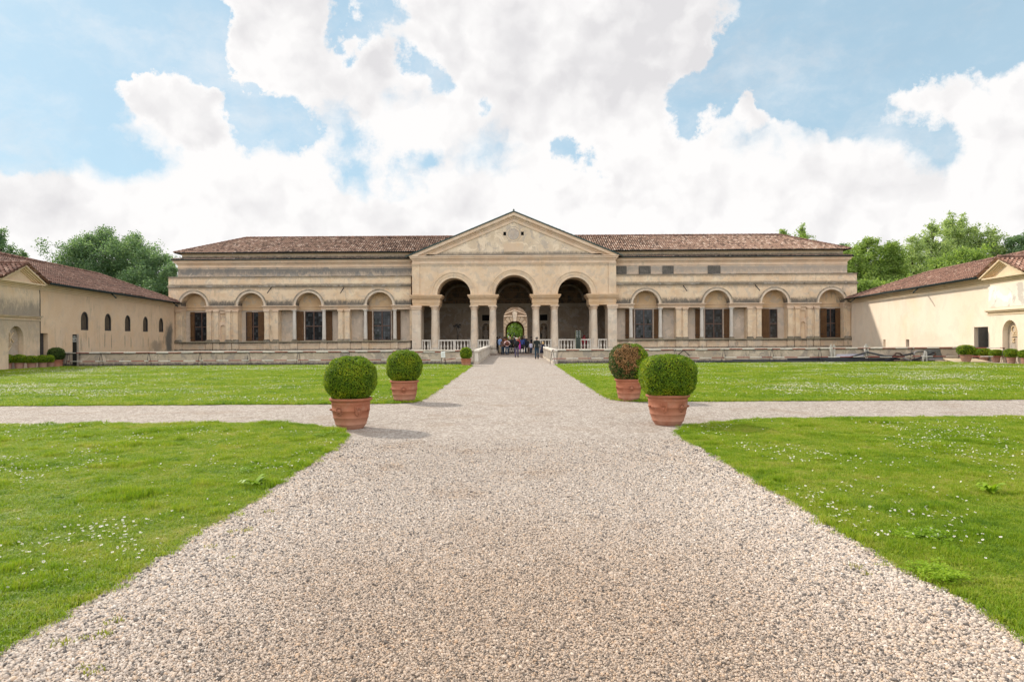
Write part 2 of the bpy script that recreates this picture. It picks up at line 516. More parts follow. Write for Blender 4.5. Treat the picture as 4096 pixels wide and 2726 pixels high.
M_EYE = plain('eye', (0.02, 0.015, 0.012), 0.3)


def glass_mat():
    m, t, b = new_mat('dark leaded pane')
    p = t.pos()
    x = t.xyz(p)
    gx = t.math('FRACT', t.math('MULTIPLY', x[0], 4.6))
    gz = t.math('FRACT', t.math('MULTIPLY', x[2], 3.7))
    lead = t.math('MAXIMUM', t.step(gx, 0.06, 0.12, 1, 0), t.step(gz, 0.06, 0.12, 1, 0))
    cell = t.vmath('FLOOR', t.mul(p, (4.6, 1, 3.7)))
    wn = t.node('ShaderNodeTexWhiteNoise', {'Vector': cell})
    c = t.mix(t.step(wn.outputs[0], 0.5, 1.0), (0.010, 0.012, 0.015), (0.045, 0.052, 0.058))
    c = t.mix(lead, c, (0.006, 0.006, 0.006))
    nrm = t.node('ShaderNodeNewGeometry').outputs['Normal']
    tilt = t.vmath('SCALE', t.vmath('SUBTRACT', wn.outputs[1], (0.5, 0.5, 0.5)), scale=0.05)
    bs(t, b, col=c, rough=t.math('ADD', 0.08, t.math('MULTIPLY', lead, 0.6)), spec=0.35, normal=t.vmath('NORMALIZE', t.vmath('ADD', nrm, tilt)))
    return m


M_PANE = glass_mat()


def tile_mat(name, dark, mid, light):
    m, t, b = new_mat(name)
    uv = t.node('ShaderNodeTexCoord').outputs['UV']
    cell = t.vmath('FLOOR', uv)
    wn = t.node('ShaderNodeTexWhiteNoise', {'Vector': cell}).outputs[0]
    p = t.pos()
    col = t.ramp(wn, [(0.0, dark), (0.40, mid), (0.75, mid), (1.0, light)])
    big = t.noise(p, 0.35, 6, 0.65)
    col = t.mix(t.step(big, 0.45, 0.75, 0.0, 0.4), col, tuple(c * 0.6 for c in dark))
    lic = t.step(t.noise(p, 5.5, 6, 0.7), 0.55, 0.75, 0.0, 0.6)
    col = t.mix(lic, col, (0.10, 0.095, 0.085))
    f = t.math('FRACT', t.xyz(uv)[0])
    gap = t.step(t.math('ABSOLUTE', t.math('SUBTRACT', f, 0.5)), 0.0, 0.20, 0.60, 0.0)   # shading between the tiles, mixed into the colour
    col = t.mix(gap, col, (0.035, 0.03, 0.027))
    bs(t, b, col=col, rough=0.9, spec=0.12)
    return m


M_TILE = tile_mat('terracotta roof tiles', (0.13, 0.085, 0.066), (0.43, 0.275, 0.200), (0.72, 0.56, 0.45))
M_TILER = tile_mat('terracotta roof tiles lightened as sunlit', (0.20, 0.110, 0.082), (0.42, 0.230, 0.165), (0.62, 0.42, 0.32))  # right wing copy, lightened so the colour itself carries the sunlight
M_TILEL = tile_mat('terracotta roof tiles darkened as shaded', (0.12, 0.068, 0.054), (0.25, 0.130, 0.096), (0.42, 0.27, 0.205))  # left wing copy, darkened so the colour itself carries the shade


def terracotta(name, c0, c1, dust):
    m, t, b = new_mat(name)
    p = t.node('ShaderNodeTexCoord').outputs['Object']
    z = t.xyz(p)[2]
    n = t.noise(p, 4.0, 7, 0.65)
    col = t.mix(t.step(n, 0.3, 0.7), c0, c1)
    d = t.math('MULTIPLY', t.step(z, 0.02, 0.36, 1.0, 0.0), 0.65)
    bl = t.step(t.noise(t.vmath('ADD', p, (4, 2, 1)), 6.0, 7, 0.7), 0.52, 0.68, 0.0, 0.45)
    col = t.mix(t.math('MAXIMUM', t.math('MULTIPLY', d, t.step(n, 0.25, 0.6)), bl), col, dust)
    tn = t.node('ShaderNodeObjectInfo').outputs['Random']
    col = t.mix(t.math('MULTIPLY', tn, 0.25), col, dust)
    bs(t, b, col=col, rough=0.85, spec=0.2, normal=t.bump(t.noise(p, 30, 5, 0.6), 0.2, 0.01))
    return m


M_POT = terracotta('terracotta pot', (0.29, 0.098, 0.052), (0.37, 0.140, 0.078), (0.40, 0.235, 0.165))
M_POTD = terracotta('dusty terracotta pot', (0.28, 0.135, 0.090), (0.34, 0.175, 0.12), (0.36, 0.25, 0.195))


def leafy(name, cols, trans=0.35, scale=1.2, tint=None):
    m, t, b = new_mat(name)
    g = t.node('ShaderNodeNewGeometry')
    r = g.outputs['Random Per Island']
    n = t.noise(t.node('ShaderNodeTexCoord').outputs['Object'], scale, 3, 0.5)
    f = t.math('ADD', t.math('MULTIPLY', r, 0.6), t.math('MULTIPLY', t.math('SUBTRACT', n, 0.5), 1.1))
    f = t.math('ADD', f, 0.2)
    k = len(cols) - 1
    col = t.ramp(f, [(i / k, c) for i, c in enumerate(cols)])
    bs(t, b, col=col, rough=0.55, spec=0.3)
    tr = t.node('ShaderNodeBsdfTranslucent', {0: t.mix(1.0, col, (1.5, 1.5, 0.8), 'MULTIPLY')})
    mx = t.node('ShaderNodeMixShader', {0: trans, 1: b.outputs[0], 2: tr.outputs[0]})
    out = m.node_tree.nodes['Material Output']
    t.set(out.inputs[0], mx.outputs[0])
    return m


M_BOX = leafy('clipped box leaves', [(0.032, 0.080, 0.004), (0.095, 0.185, 0.006), (0.21, 0.30, 0.010), (0.46, 0.45, 0.02)], 0.3, 3.0)
M_BOXD = leafy('dark box leaves', [(0.020, 0.045, 0.010), (0.040, 0.085, 0.015), (0.075, 0.125, 0.022), (0.12, 0.15, 0.03)], 0.2, 3.0)
M_BROWN = leafy('scorched box leaves', [(0.15, 0.075, 0.028), (0.31, 0.165, 0.065), (0.47, 0.28, 0.12)], 0.2, 6.0)
M_CORE = plain('twiggy shrub inside', (0.018, 0.022, 0.008), 0.95, 0.05, var=0.4, scale=12)
M_BARK = plain('grey bark', (0.10, 0.085, 0.065), 0.95, 0.1, var=0.35, scale=4)
M_LEAF = [leafy('blue green tree leaves', [(0.055, 0.115, 0.066), (0.11, 0.19, 0.105), (0.175, 0.265, 0.15), (0.25, 0.345, 0.20)], 0.5, 0.35),
          leafy('mid green tree leaves', [(0.105, 0.185, 0.050), (0.185, 0.28, 0.075), (0.28, 0.375, 0.11), (0.39, 0.47, 0.18)], 0.55, 0.35),
          leafy('pale green poplar leaves', [(0.17, 0.25, 0.105), (0.27, 0.355, 0.16), (0.37, 0.455, 0.22), (0.48, 0.55, 0.32)], 0.55, 0.35)]


def worn(t, q):
    """trodden places where the brown grit shows: the middle of the path nearest the gate, and random drifts"""
    x = t.xyz(q)
    n = t.noise(q, 0.9, 6, 0.62)
    d = t.vmath('LENGTH', t.mul(t.vmath('ADD', q, (-0.2, -3.2, 0)), (0.55, 0.42, 0)))
    near = t.step(t.math('ADD', d, t.math('MULTIPLY', t.math('SUBTRACT', n, 0.5), 1.4)), 0.4, 1.9, 0.62, 0.0)
    return t.math('MAXIMUM', near, t.step(n, 0.50, 0.70, 0.0, 0.42))


def gravel_mat():
    m, t, b = new_mat('river gravel')
    p = t.pos()
    q = t.mul(p, (1, 1, 0))
    v1 = t.node('ShaderNodeTexVoronoi', {'Vector': q, 'Scale': 62.0})
    v2 = t.node('ShaderNodeTexVoronoi', {'Vector': q, 'Scale': 24.0})
    r = t.xyz(v1.outputs['Color'])[0]
    col = t.ramp(r, [(0.0, (0.20, 0.17, 0.15)), (0.25, (0.38, 0.33, 0.285)), (0.6, (0.51, 0.440, 0.378)), (1.0, (0.63, 0.565, 0.50))])
    r2 = t.xyz(v2.outputs['Color'])[1]
    col = t.mix(0.36, col, t.ramp(r2, [(0.0, 0.2), (0.5, 0.5), (1.0, 0.76)]), 'OVERLAY')
    r3 = t.xyz(t.node('ShaderNodeTexVoronoi', {'Vector': t.mul(q, (1, .45, 1)), 'Scale': 15.0}).outputs['Color'])[0]
    col = t.mix(0.28, col, t.ramp(r3, [(0.0, 0.2), (0.5, 0.5), (1.0, 0.78)]), 'OVERLAY')
    gap = t.step(v1.outputs['Distance'], 0.42, 0.75, 0.0, 0.65)
    col = t.mix(gap, col, (0.16, 0.125, 0.10))
    for sc_, am in ((24.0, .16),):
        sp = t.noise(q, sc_, 3, 0.75)
        col = t.mix(am, col, t.ramp(sp, [(0.32, 0.15), (0.5, 0.5), (0.68, 0.85)]), 'OVERLAY')
    col = t.mix(worn(t, q), col, (0.27, 0.195, 0.135))
    bs(t, b, col=col, rough=0.9, spec=0.15, normal=t.bump(t.math('SUBTRACT', 1.0, v1.outputs['Distance']), 0.8, 0.012))
    return m


def lawn_mat():
    m, t, b = new_mat('lawn turf')
    p = t.mul(t.pos(), (1, 1, 0))
    n1 = t.noise(p, 0.5, 6, 0.6)
    n2 = t.noise(p, 7.0, 8, 0.72)
    col = t.mix(t.step(n2, 0.3, 0.7), (0.10, 0.17, 0.012), (0.19, 0.26, 0.026))
    col = t.mix(t.step(n1, 0.42, 0.68, 0.0, 0.45), col, (0.18, 0.19, 0.045))
    n3 = t.noise(p, 60.0, 4, 0.7)
    col = t.mix(t.step(n3, 0.45, 0.6, 0.0, 0.5), col, (0.03, 0.055, 0.008))
    bs(t, b, col=col, rough=0.9, spec=0.1, normal=t.bump(n3, 0.8, 0.03))
    return m


def stone_mat():
    m, t, b = new_mat('pebble stone')
    r = t.node('ShaderNodeObjectInfo').outputs['Random']
    col = t.ramp(r, [(0.0, (0.11, 0.10, 0.095)), (0.14, (0.24, 0.215, 0.195)), (0.34, (0.52, 0.44, 0.375)), (0.70, (0.65, 0.57, 0.495)), (0.88, (0.62, 0.47, 0.34)), (1.0, (0.80, 0.745, 0.68))])
    loc = t.node('ShaderNodeObjectInfo').outputs['Location']
    wf = t.math('MULTIPLY', worn(t, t.mul(loc, (1, 1, 0))), 0.85)
    col = t.mix(wf, col, t.mix(1.0, col, (0.74, 0.60, 0.46), 'MULTIPLY'))
    bs(t, b, col=col, rough=0.75, spec=0.25)
    return m


def grass_mat(name, cols):
    m, t, b = new_mat(name)
    g = t.node('ShaderNodeNewGeometry')
    r = g.outputs['Random Per Island']
    ro = t.node('ShaderNodeObjectInfo').outputs['Random']
    q = t.mul(g.outputs['Position'], (1, 1, 0))
    n = t.noise(q, 0.6, 6, 0.65)
    n2 = t.noise(q, 3.5, 5, 0.7)
    f = t.math('ADD', t.math('MULTIPLY', r, 0.40), t.math('MULTIPLY', ro, 0.22))
    f = t.math('ADD', f, t.math('MULTIPLY', t.math('SUBTRACT', n, 0.42), 1.3))
    f = t.math('ADD', f, t.math('MULTIPLY', t.math('SUBTRACT', n2, 0.45), 1.15))
    k = len(cols) - 1
    col = t.ramp(f, [(i / k, c) for i, c in enumerate(cols)])
    bs(t, b, col=col, rough=0.5, spec=0.25)
    tr = t.node('ShaderNodeBsdfTranslucent', {0: t.mix(1.0, col, (1.3, 1.4, 0.7), 'MULTIPLY')})
    mx = t.node('ShaderNodeMixShader', {0: 0.35, 1: b.outputs[0], 2: tr.outputs[0]})
    t.set(m.node_tree.nodes['Material Output'].inputs[0], mx.outputs[0])
    return m


M_GRAVEL, M_LAWN, M_PEB = gravel_mat(), lawn_mat(), stone_mat()
M_GRASS = grass_mat('grass blades', [(0.085, 0.175, 0.008), (0.160, 0.265, 0.011), (0.255, 0.350, 0.018), (0.37, 0.39, 0.06), (0.48, 0.40, 0.17)])
M_CLOV = grass_mat('clover leaves', [(0.15, 0.27, 0.012), (0.24, 0.37, 0.018), (0.34, 0.45, 0.03)])
M_PETAL = plain('daisy petals', (0.78, 0.77, 0.72), 0.7, 0.1, var=0.04)
M_YEL = plain('daisy eye', (0.60, 0.42, 0.04), 0.7, 0.1)


# ================================================================== THE GROUND
b = MB()
b.add([(-900, -300, -0.06), (900, -300, -0.06), (900, 2500, -0.06), (-900, 2500, -0.06)], [(0, 1, 2, 3)])
tag(b.build('ground', M_LAWN), kind='structure')
b = MB()
b.add([(-34, -30, 0), (34, -30, 0), (34, 45.0, 0), (-34, 45.0, 0)], [(0, 1, 2, 3)])
b.add([(-2.3, 45.0, 0), (2.6, 45.0, 0), (2.6, 68.2, 0), (-2.3, 68.2, 0)], [(0, 1, 2, 3)])
tag(b.build('gravel_path', M_GRAVEL), kind='structure')


def wob(x, y, a):
    return a * (mnoise.noise(Vector((x * .8, y * .8, 3.1))) + 0.6 * mnoise.noise(Vector((x * 2.7, y * 2.7, 9.0))) + 0.7 * mnoise.noise(Vector((x * 7, y * 7, 5.0))) + 0.5 * mnoise.noise(Vector((x * 19, y * 19, 8.0))))


def rough_edge(poly, step=0.05, amp=0.075):
    out = []
    n = len(poly)
    for i in range(n):
        a, c = Vector(poly[i]), Vector(poly[(i + 1) % n])
        L = (c - a).length
        far = min(abs(a.x), abs(c.x)) > 25 or (a.y < -1 and c.y < -1)
        k = 1 if far else max(1, min(900, int(L / step)))
        nr = Vector((-(c - a).y, (c - a).x)).normalized()
        for j in range(k):
            p = a + (c - a) * (j / k)
            q = p + nr * wob(p.x, p.y, amp)
            out.append((q.x, q.y))
    return out


LAWNS = {
    'near_left': [(-2.83, -4), (-2.80, 11.2), (-2.95, 12.0), (-3.3, 12.75), (-3.9, 13.4), (-4.8, 13.85), (-29.2, 14.0), (-29.2, -4)],
    'near_right': [(2.87, -4), (2.90, 12.2), (3.2, 12.75), (3.9, 13.45), (4.9, 14.0), (6.4, 14.15), (29.0, 14.2), (29.0, -4)],
    'far_left': [(-2.75, 18.2), (-2.62, 18.6), (-2.54, 19.4), (-2.54, 42.0), (-2.75, 43.4), (-5.0, 44.15), (-29.1, 44.2), (-29.7, 39.5), (-29.8, 17.95), (-3.4, 17.95)],
    'far_right': [(3.4, 18.05), (2.85, 18.4), (2.66, 19.3), (2.66, 42.6), (2.9, 43.6), (4.5, 43.9), (27.4, 43.6), (29.2, 38.8), (29.8, 18.0)],
}
LEDGE = {}
for k, poly in LAWNS.items():
    e = rough_edge(poly)
    LEDGE[k] = np.array(e)
    b = MB()
    n = len(e)
    c = np.array(e).mean(0)
    b.add([(x, y, 0.006) for x, y in e] + [(x + (c[0] - x) * .004, y + (c[1] - y) * .004, 0.022) for x, y in e],
          [[i, (i + 1) % n, n + (i + 1) % n, n + i] for i in range(n)] + [list(range(n, 2 * n))])
    tag(b.build('lawn', M_LAWN), kind='structure')

mw, tw_, bw_ = new_mat('pond water')
rp = tw_.noise(tw_.mul(tw_.pos(), (1, .6, 1)), 3.0, 4, .6)
bs(tw_, bw_, col=(0.030, 0.040, 0.020), rough=0.08, spec=0.5, normal=tw_.bump(rp, 0.12, 0.03))
b = MB()
b.add([(-35, 45.2, -.02), (-2.4, 45.2, -.02), (-2.4, 70.1, -.02), (-35, 70.1, -.02)], [(0, 1, 2, 3)])
b.add([(2.7, 45.2, -.02), (35, 45.2, -.02), (35, 70.1, -.02), (2.7, 70.1, -.02)], [(0, 1, 2, 3)])
tag(b.build('water', mw), kind='structure')

# ================================================================== POND WALLS AND BRIDGE PARAPETS
def pond_wall(x0, x1, label):
    o = MB().box(x0, x1, 44.9, 45.25, -0.2, 0.86).build('pond_wall', M_POND)
    tag(o, label, 'wall')
    c = MB()
    x = x0
    while x < x1 - 0.01:
        w = min(random.uniform(1.5, 2.3), x1 - x)
        c.box(x + 0.004, x + w - 0.004, 44.83 + random.uniform(-.008, .008), 45.33, 0.862, 0.955 + random.uniform(-.01, .01))
        x += w
    c.build('coping', M_COPE, o, bevel=0.02)


pond_wall(-30.6, -2.62, 'low rendered pond wall left of the bridge with stained pale coping')
pond_wall(2.95, 30.6, 'low rendered pond wall right of the bridge behind the heap of pipes')


def parapet(x, s, label):
    t = thing('bridge_parapet', label, 'parapet', (x, 45, 0))
    MB().box(-.13, .13, 0, 24.4, -0.1, 0.14).build('plinth', M_COPE, t)
    MB().box(-.05, .05, .2, 24.3, 0.142, 0.80).build('panel', M_POND, t)
    b = MB()
    y = -.1
    while y < 24:
        w = random.uniform(1.5, 2.0)
        b.box(-.19, .19, y + .005, min(24.5, y + w) - .005, 0.80, 0.945 + random.uniform(-.012, .012))
        y += w
    b.build('coping', M_BALU, t, bevel=0.025)
    for k in range(21):
        yy = 0.0 + k * 1.2
        MB().box(-.115, .115, yy, yy + (0.34 if k % 5 == 0 else 0.20), 0.142, 0.80).build('post', M_BALU, t, bevel=0.015)


parapet(-2.42, -1, 'pale stone bridge parapet left of the gravel causeway')
parapet(2.72, 1, 'pale stone bridge parapet right of the causeway where the girl leans')

# ================================================================== THE PALACE
pal = thing('palace', 'long cream stucco palace with tiled roof and central pedimented triple arched loggia', 'palace', (0, 70, 0))
PXF = lambda x, y, z: (x, y - 70, z)


def P():
    return MB(PXF)


YF, YB = 70.0, 71.0                     # front plane and back of the recesses
# main walls, one for each half
for s in (-1, 1):
    w = P()
    def bx(x0, x1, y0, y1, z0, z1):
        w.box(min(s * x0, s * x1), max(s * x0, s * x1), y0, y1, z0, z1)
    bx(10.6, 35.3, 71.5, 82, -0.3, 8.10)
    bx(10.45, 35.3, YF, 71.5, 6.95, 8.10)
    # spandrels and arches
    for cx, x0, x1 in ((13.65, 10.45, 17.3), (20.93, 17.3, 24.4), (26.85, 24.4, 29.78), (32.7, 29.78, 35.3)):
        w.arch_panel(s * cx, 1.30, min(s * x0, s * x1), max(s * x0, s * x1), 5.15, 6.95, YF, 70.99)
    # piers behind the pilasters
    for x0, x1 in ((16.75, 17.9), (24.05, 25.48), (33.98, 35.3)):
        bx(x0, x1, YF + .06, 70.99, 1.5, 4.7)
    bx(28.2, 29.42, YF + .06, 70.99, 1.5, 4.7)
    bx(30.14, 31.4, YF + .06, 70.99, 1.5, 4.7)
    bx(29.42, 30.14, YF + .22, 70.99, 1.5, 4.7)
    bx(10.35, 10.6, YF + .1, 70.99, 1.5, 5.1)
    w.build('wall', M_WALL, pal)
for s in (-1, 1):                        # back wall of the recesses and the band running round them
    x0, x1 = min(s * 10.6, s * 35.2), max(s * 10.6, s * 35.2)
    P().box(x0, x1, YB, 71.5, 1.4, 4.72).build('recess_wall', M_BACK, pal)
    P().box(x0, x1, YB - .08, 71.5, 4.722, 5.02).box(x0, x1, YB - .16, 71.5, 5.022, 5.12).build('recess_band', M_TRIMO, pal)
for s in (-1, 1):
    for cx in (13.65, 20.93, 26.85, 32.7):
        P().box(s * cx - 1.5, s * cx + 1.5, YB + .02, 71.5, 5.122, 6.6).build('lunette', M_LUN, pal)
        a = P().ring(s * cx, 5.15, 1.33, 1.60, YF - .09, YF + .05)
        o = a.build('arch_moulding', M_STONE, pal)
        P().ring(s * cx, 5.15, 1.53, 1.64, YF - .15, YF - .092).build('hood', M_HOOD, o)
# entablature pieces between the arches
ENT = [(10.45, 12.38), (14.92, 19.66), (22.20, 25.58), (28.12, 31.46), (33.92, 34.7)]
for s in (-1, 1):
    for x0, x1 in ENT:
        e = P()
        a, c = min(s * x0, s * x1), max(s * x0, s * x1)
        e.box(a, c, YF - .04, 70.98, 4.70, 4.88)
        e.box(a, c, YF - .10, 70.98, 4.882, 5.0)
        e.box(a - .06, c + .06, YF - .2, 70.98, 5.002, 5.06)
        e.box(a - .1, c + .1, YF - .27, 70.98, 5.062, 5.14)
        e.build('entablature', M_TRIM, pal)


def pilaster(x, wd, y=YF, z0=1.5, z1=4.7, mat=None):
    o = P().box(x - wd / 2, x + wd / 2, y - .08, y + .05, z0 + .2, z1 - .2).build('pilaster', mat or M_WALL, pal)
    P().box(x - wd / 2 - .05, x + wd / 2 + .05, y - .14, y + .04, z1 - .198, z1 - .12).box(x - wd / 2 - .08, x + wd / 2 + .08, y - .18, y + .04, z1 - .118, z1 - .004).build('capital', M_TRIM, o)
    P().box(x - wd / 2 - .10, x + wd / 2 + .10, y - .2, y + .04, z0 + .004, z0 + .1).box(x - wd / 2 - .05, x + wd / 2 + .05, y - .15, y + .04, z0 + .102, z0 + .198).build('base', M_LEDGE, o)


for s in (-1, 1):
    for x in (16.97, 17.67, 24.3, 25.24, 28.42, 29.17, 30.4, 31.14, 34.3):
        pilaster(s * x, 0.46)
    # blind niche between the coupled pilasters
    n = P()
    n.arch_panel(s * 29.78, .24, s * 29.78 - .355, s * 29.78 + .355, 2.95, 3.5, YF + .075, YF + .24, 12)
    n.box(s * 29.78 - .355, s * 29.78 - .24, YF + .075, YF + .24, 1.5, 2.95).box(s * 29.78 + .24, s * 29.78 + .355, YF + .075, YF + .24, 1.5, 2.95)
    n.box(s * 29.78 - .355, s * 29.78 + .355, YF + .075, YF + .24, 4.38, 4.7)
    n.box(s * 29.78 - .355, s * 29.78 - .27, YF + .075, YF + .24, 3.5, 4.38).box(s * 29.78 + .27, s * 29.78 + .355, YF + .075, YF + .24, 3.5, 4.38)
    n.build('blind_niche', M_TRIM, pal)


def shaft(name, x, y, z0, z1, r0, r1, mat, cap=0.42, base=0.28):
    pr = [(r0, z0 + base), (r0, z0 + base + (z1 - z0) * .25), ((r0 + r1 * 1.3) / 2.3, z0 + (z1 - z0) * .6), (r1, z1 - cap)]
    o = P().lathe(x, y, pr, 18).build(name, mat, pal)
    c = P().lathe(x, y, [(r1 * 1.02, z1 - cap), (r1 * 1.18, z1 - cap * .62), (r1 * 1.22, z1 - cap * .55), (r1 * 1.15, z1 - cap * .5), (r1 * 1.4, z1 - cap * .28)], 18)
    q = r1 * 1.42
    c.box(x - q, x + q, y - q, y + q, z1 - cap * .28, z1 - .003)
    c.build('capital', M_TRIM if mat is M_STONE else mat, o)
    q = r0 * 1.32
    d = P().box(x - q, x + q, y - q, y + q, z0, z0 + base * .4)
    d.lathe(x, y, [(r0 * 1.3, z0 + base * .4), (r0 * 1.34, z0 + base * .55), (r0 * 1.14, z0 + base * .72), (r0 * 1.2, z0 + base * .85), (r0 * 1.02, z0 + base)], 18)
    d.build('base', M_LEDGE if mat is M_MARB else M_COPE, o)


for s in (-1, 1):
    for x in (12.14, 15.16, 19.42, 22.46):
        shaft('marble_column', s * x, YF + .2, 1.5, 4.70, .195, .165, M_MARB, .24, .2)

# dado with pedestals, panels and a mossy sill
for s in (-1, 1):
    d = P()
    a, c = (10.5, 35.25) if s > 0 else (-35.25, -10.5)
    d.box(a, c, YF + .02, 71.5, -.3, 1.40)
    for x0, x1 in ((10.5, 10.9), (11.8, 12.5), (14.8, 15.5), (16.7, 17.95), (19.1, 19.75), (22.1, 22.8), (24.0, 25.55), (28.1, 28.75), (28.85, 29.5), (30.05, 30.7), (30.8, 31.45), (33.9, 34.7)):
        d.box(min(s * x0, s * x1), max(s * x0, s * x1), YF - .12, YF + .01, 0.1, 1.39)
    d.box(a, c, YF - .16, YF + .01, -.3, .60)
    d.build('dado', M_DADO, pal)
    for x0, x1 in ((10.98, 11.72), (12.6, 14.7), (15.6, 16.6), (18.05, 19.0), (19.85, 22.0), (22.9, 23.9), (25.65, 28.0), (29.55, 30.0), (31.55, 33.8)):
        x0, x1 = min(s * x0, s * x1), max(s * x0, s * x1)
        p_ = P()
        for q in ((x0, x1, 1.17, 1.22), (x0, x1, .70, .75), (x0, x0 + .05, .752, 1.168), (x1 - .05, x1, .752, 1.168)):
            p_.box(q[0], q[1], YF - .03, YF + .015, q[2], q[3])
        p_.build('dado_panel', M_TRIM, pal)
    P().box(a, c, YF - .2, 70.99, 1.402, 1.497).build('sill', M_SILL, pal, bevel=0.02)

# ledges, attic, cornices
for s in (-1, 1):
    l = P()
    a, c = (10.42, 35.38) if s > 0 else (-35.38, -10.42)
    l.box(a, c, YF - .10, YF + .05, 7.06, 7.24)
    l.build('string_course', M_LEDGE, pal)
    P().box(a, c, YF - .07, 70.7, 8.102, 8.16).build('ledge', M_LEDGE, pal)
    a, c = (10.4, 34.6) if s > 0 else (-34.6, -10.4)
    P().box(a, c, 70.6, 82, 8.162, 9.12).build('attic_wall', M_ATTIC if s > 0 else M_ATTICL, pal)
    k = P()
    for z0, z1, p_ in ((9.122, 9.17, .05), (9.172, 9.42, .02), (9.422, 9.52, .10), (9.522, 9.60, .18), (9.602, 9.80, .30), (9.802, 9.90, .42)):
        k.box(a - (p_ if s < 0 else 0), c + (p_ if s > 0 else 0), 70.6 - p_, 82, z0, z1)
    k.build('cornice', M_TRIM, pal)
    a, c = (7.0, 34.35) if s > 0 else (-34.35, -7.0)
    P().box(a, c, 70.95, 81.8, 9.92, 10.62).build('attic_band', M_BAND, pal)
    g = P()
    e = 35.05
    g.tube([(s * 10.4, 70.12, 9.93), (s * e, 70.12, 9.93), (s * e, 81, 9.93)], .075, 6)
    g.tube([(s * 9.0, 70.42, 10.66), (s * 34.85, 70.42, 10.66), (s * 34.85, 82, 10.66)], .06, 6)
    g.build('gutter', M_GUT, pal)
P().box(-10.4, 10.4, 71.95, 81.8, 9.3, 10.6).build('attic_wall', M_ATTIC, pal)


def roof_grid(mb, E0, E1, R0, R1, per=.24, row=.42, amp=.055):
    E0, E1, R0, R1 = map(Vector, (E0, E1, R0, R1))
    u = (E1 - E0).normalized()
    n = u.cross(R0 - E0)
    if n.z < 0:
        n = -n
    n.normalize()
    sl = n.cross(u)
    if sl.z < 0:
        sl = -sl
    S = (R0 - E0).dot(sl)
    rows = max(2, round(S / row))
    if mb.uv is None:
        mb.uv = []
    sub = 4
    for k in range(rows):
        t0, t1 = k / rows, min(1.0, (k + 1.12) / rows)
        lo = [min((E0 + (R0 - E0) * t - E0).dot(u) for t in (t0, t1)), max((E1 + (R1 - E1) * t - E0).dot(u) for t in (t0, t1))]
        us = np.arange(math.floor(lo[0] / per) * per, lo[1] + per, per / sub)
        vs, fs, uvs = [], [], []
        jit = random.uniform(-.012, .012)
        for i, q in enumerate(us):
            h = amp * math.cos(2 * PI * q / per)
            for t, lift in ((t0, .05), (t1, -.004)):
                a = (R0 - E0).dot(u) * t
                c = (E1 - E0).dot(u) + (R1 - E1).dot(u) * t
                qq = min(max(q, a), c)
                vs.append(E0 + u * qq + sl * (S * t + (jit if t == t0 and k else 0)) + n * (h + lift + .008 * math.sin(q * 1.3 + k * 2.1) + .07 * mnoise.noise(Vector((q * .11, t * 2, 4.0))) + .035 * mnoise.noise(Vector((q * .5, t * 3, 8.0)))))
        m = len(us)
        for i in range(m - 1):
            fs.append((2 * i, 2 * i + 2, 2 * i + 3, 2 * i + 1))
            fu, fv = (us[i] + us[i + 1]) / 2 / per + .5, k + .5
            # face-wide tile id, with the real fraction across the tile kept
            uvs += [(us[i] / per + .5 + 1e-3, fv), (us[i + 1] / per + .5 - 1e-3, fv), (us[i + 1] / per + .5 - 1e-3, fv), (us[i] / per + .5 + 1e-3, fv)]
        mb.add(vs, fs, True)
        mb.uv += uvs
    return mb


def ridge_row(a, c, r=.11, L=.42):
    """half-round ridge tiles laid end to end"""
    a, c = Vector(a), Vector(c)
    b_ = MB(PXF)
    n = max(1, int((c - a).length / L))
    for k in range(n):
        p, q = a + (c - a) * (k / n), a + (c - a) * ((k + 1.1) / n)
        b_.tube([p + Vector((0, 0, .02)), q], [r * random.uniform(1.0, 1.15), r * .9], 7)
    return b_


b = P()
EZ, RZ = 10.66, 13.0
roof_grid(b, (-34.95, 70.35, EZ), (34.95, 70.35, EZ), (-29.7, 76.2, RZ), (29.7, 76.2, RZ))
roof_grid(b, (34.95, 70.35, EZ), (34.95, 82.1, EZ), (29.7, 76.2, RZ), (29.7, 76.2, RZ))
roof_grid(b, (-34.95, 82.1, EZ), (-34.95, 70.35, EZ), (-29.7, 76.2, RZ), (-29.7, 76.2, RZ))
rf = b.build('roof', M_TILE, pal, recalc=False)
r_ = ridge_row((-29.7, 76.2, RZ + .05), (29.7, 76.2, RZ + .05))
for s in (-1, 1):
    q = ridge_row((s * 34.9, 70.4, EZ + .06), (s * 29.7, 76.2, RZ + .05))
    o = len(r_.v)
    r_.v += q.v
    r_.f += [[i + o for i in f] for f in q.f]
    r_.mi += q.mi
    r_.sm += q.sm
M_RIDGE = plain('weathered ridge tile', (0.22, 0.13, 0.10), 0.85, 0.2, var=0.45, scale=3)
r_.build('ridge_tiles', M_RIDGE, rf)
P().add([(-34.9, 82.1, EZ), (34.9, 82.1, EZ), (29.7, 76.2, RZ - .02), (-29.7, 76.2, RZ - .02)], [(0, 1, 2, 3)]).build('roof', M_RIDGE, pal)
for s in (-1, 1):                        # narrow tiled skirt above the main cornice
    b = P()
    x0, x1 = (10.4, 35.0) if s > 0 else (-35.0, -10.4)
    roof_grid(b, (x0, 70.15, 9.95), (x1, 70.15, 9.95), (x0, 70.96, 10.16), (x1, 70.96, 10.16), row=.4)
    b.build('roof_skirt', M_TILE, pal, recalc=False)
    b = P()
    if s > 0:
        roof_grid(b, (35.02, 70.2, 9.95), (35.02, 81, 9.95), (34.3, 70.9, 10.16), (34.3, 81, 10.16), row=.4)
    else:
        roof_grid(b, (-35.02, 81, 9.95), (-35.02, 70.2, 9.95), (-34.3, 81, 10.16), (-34.3, 70.9, 10.16), row=.4)
    b.build('roof_skirt', M_TILE, pal, recalc=False)

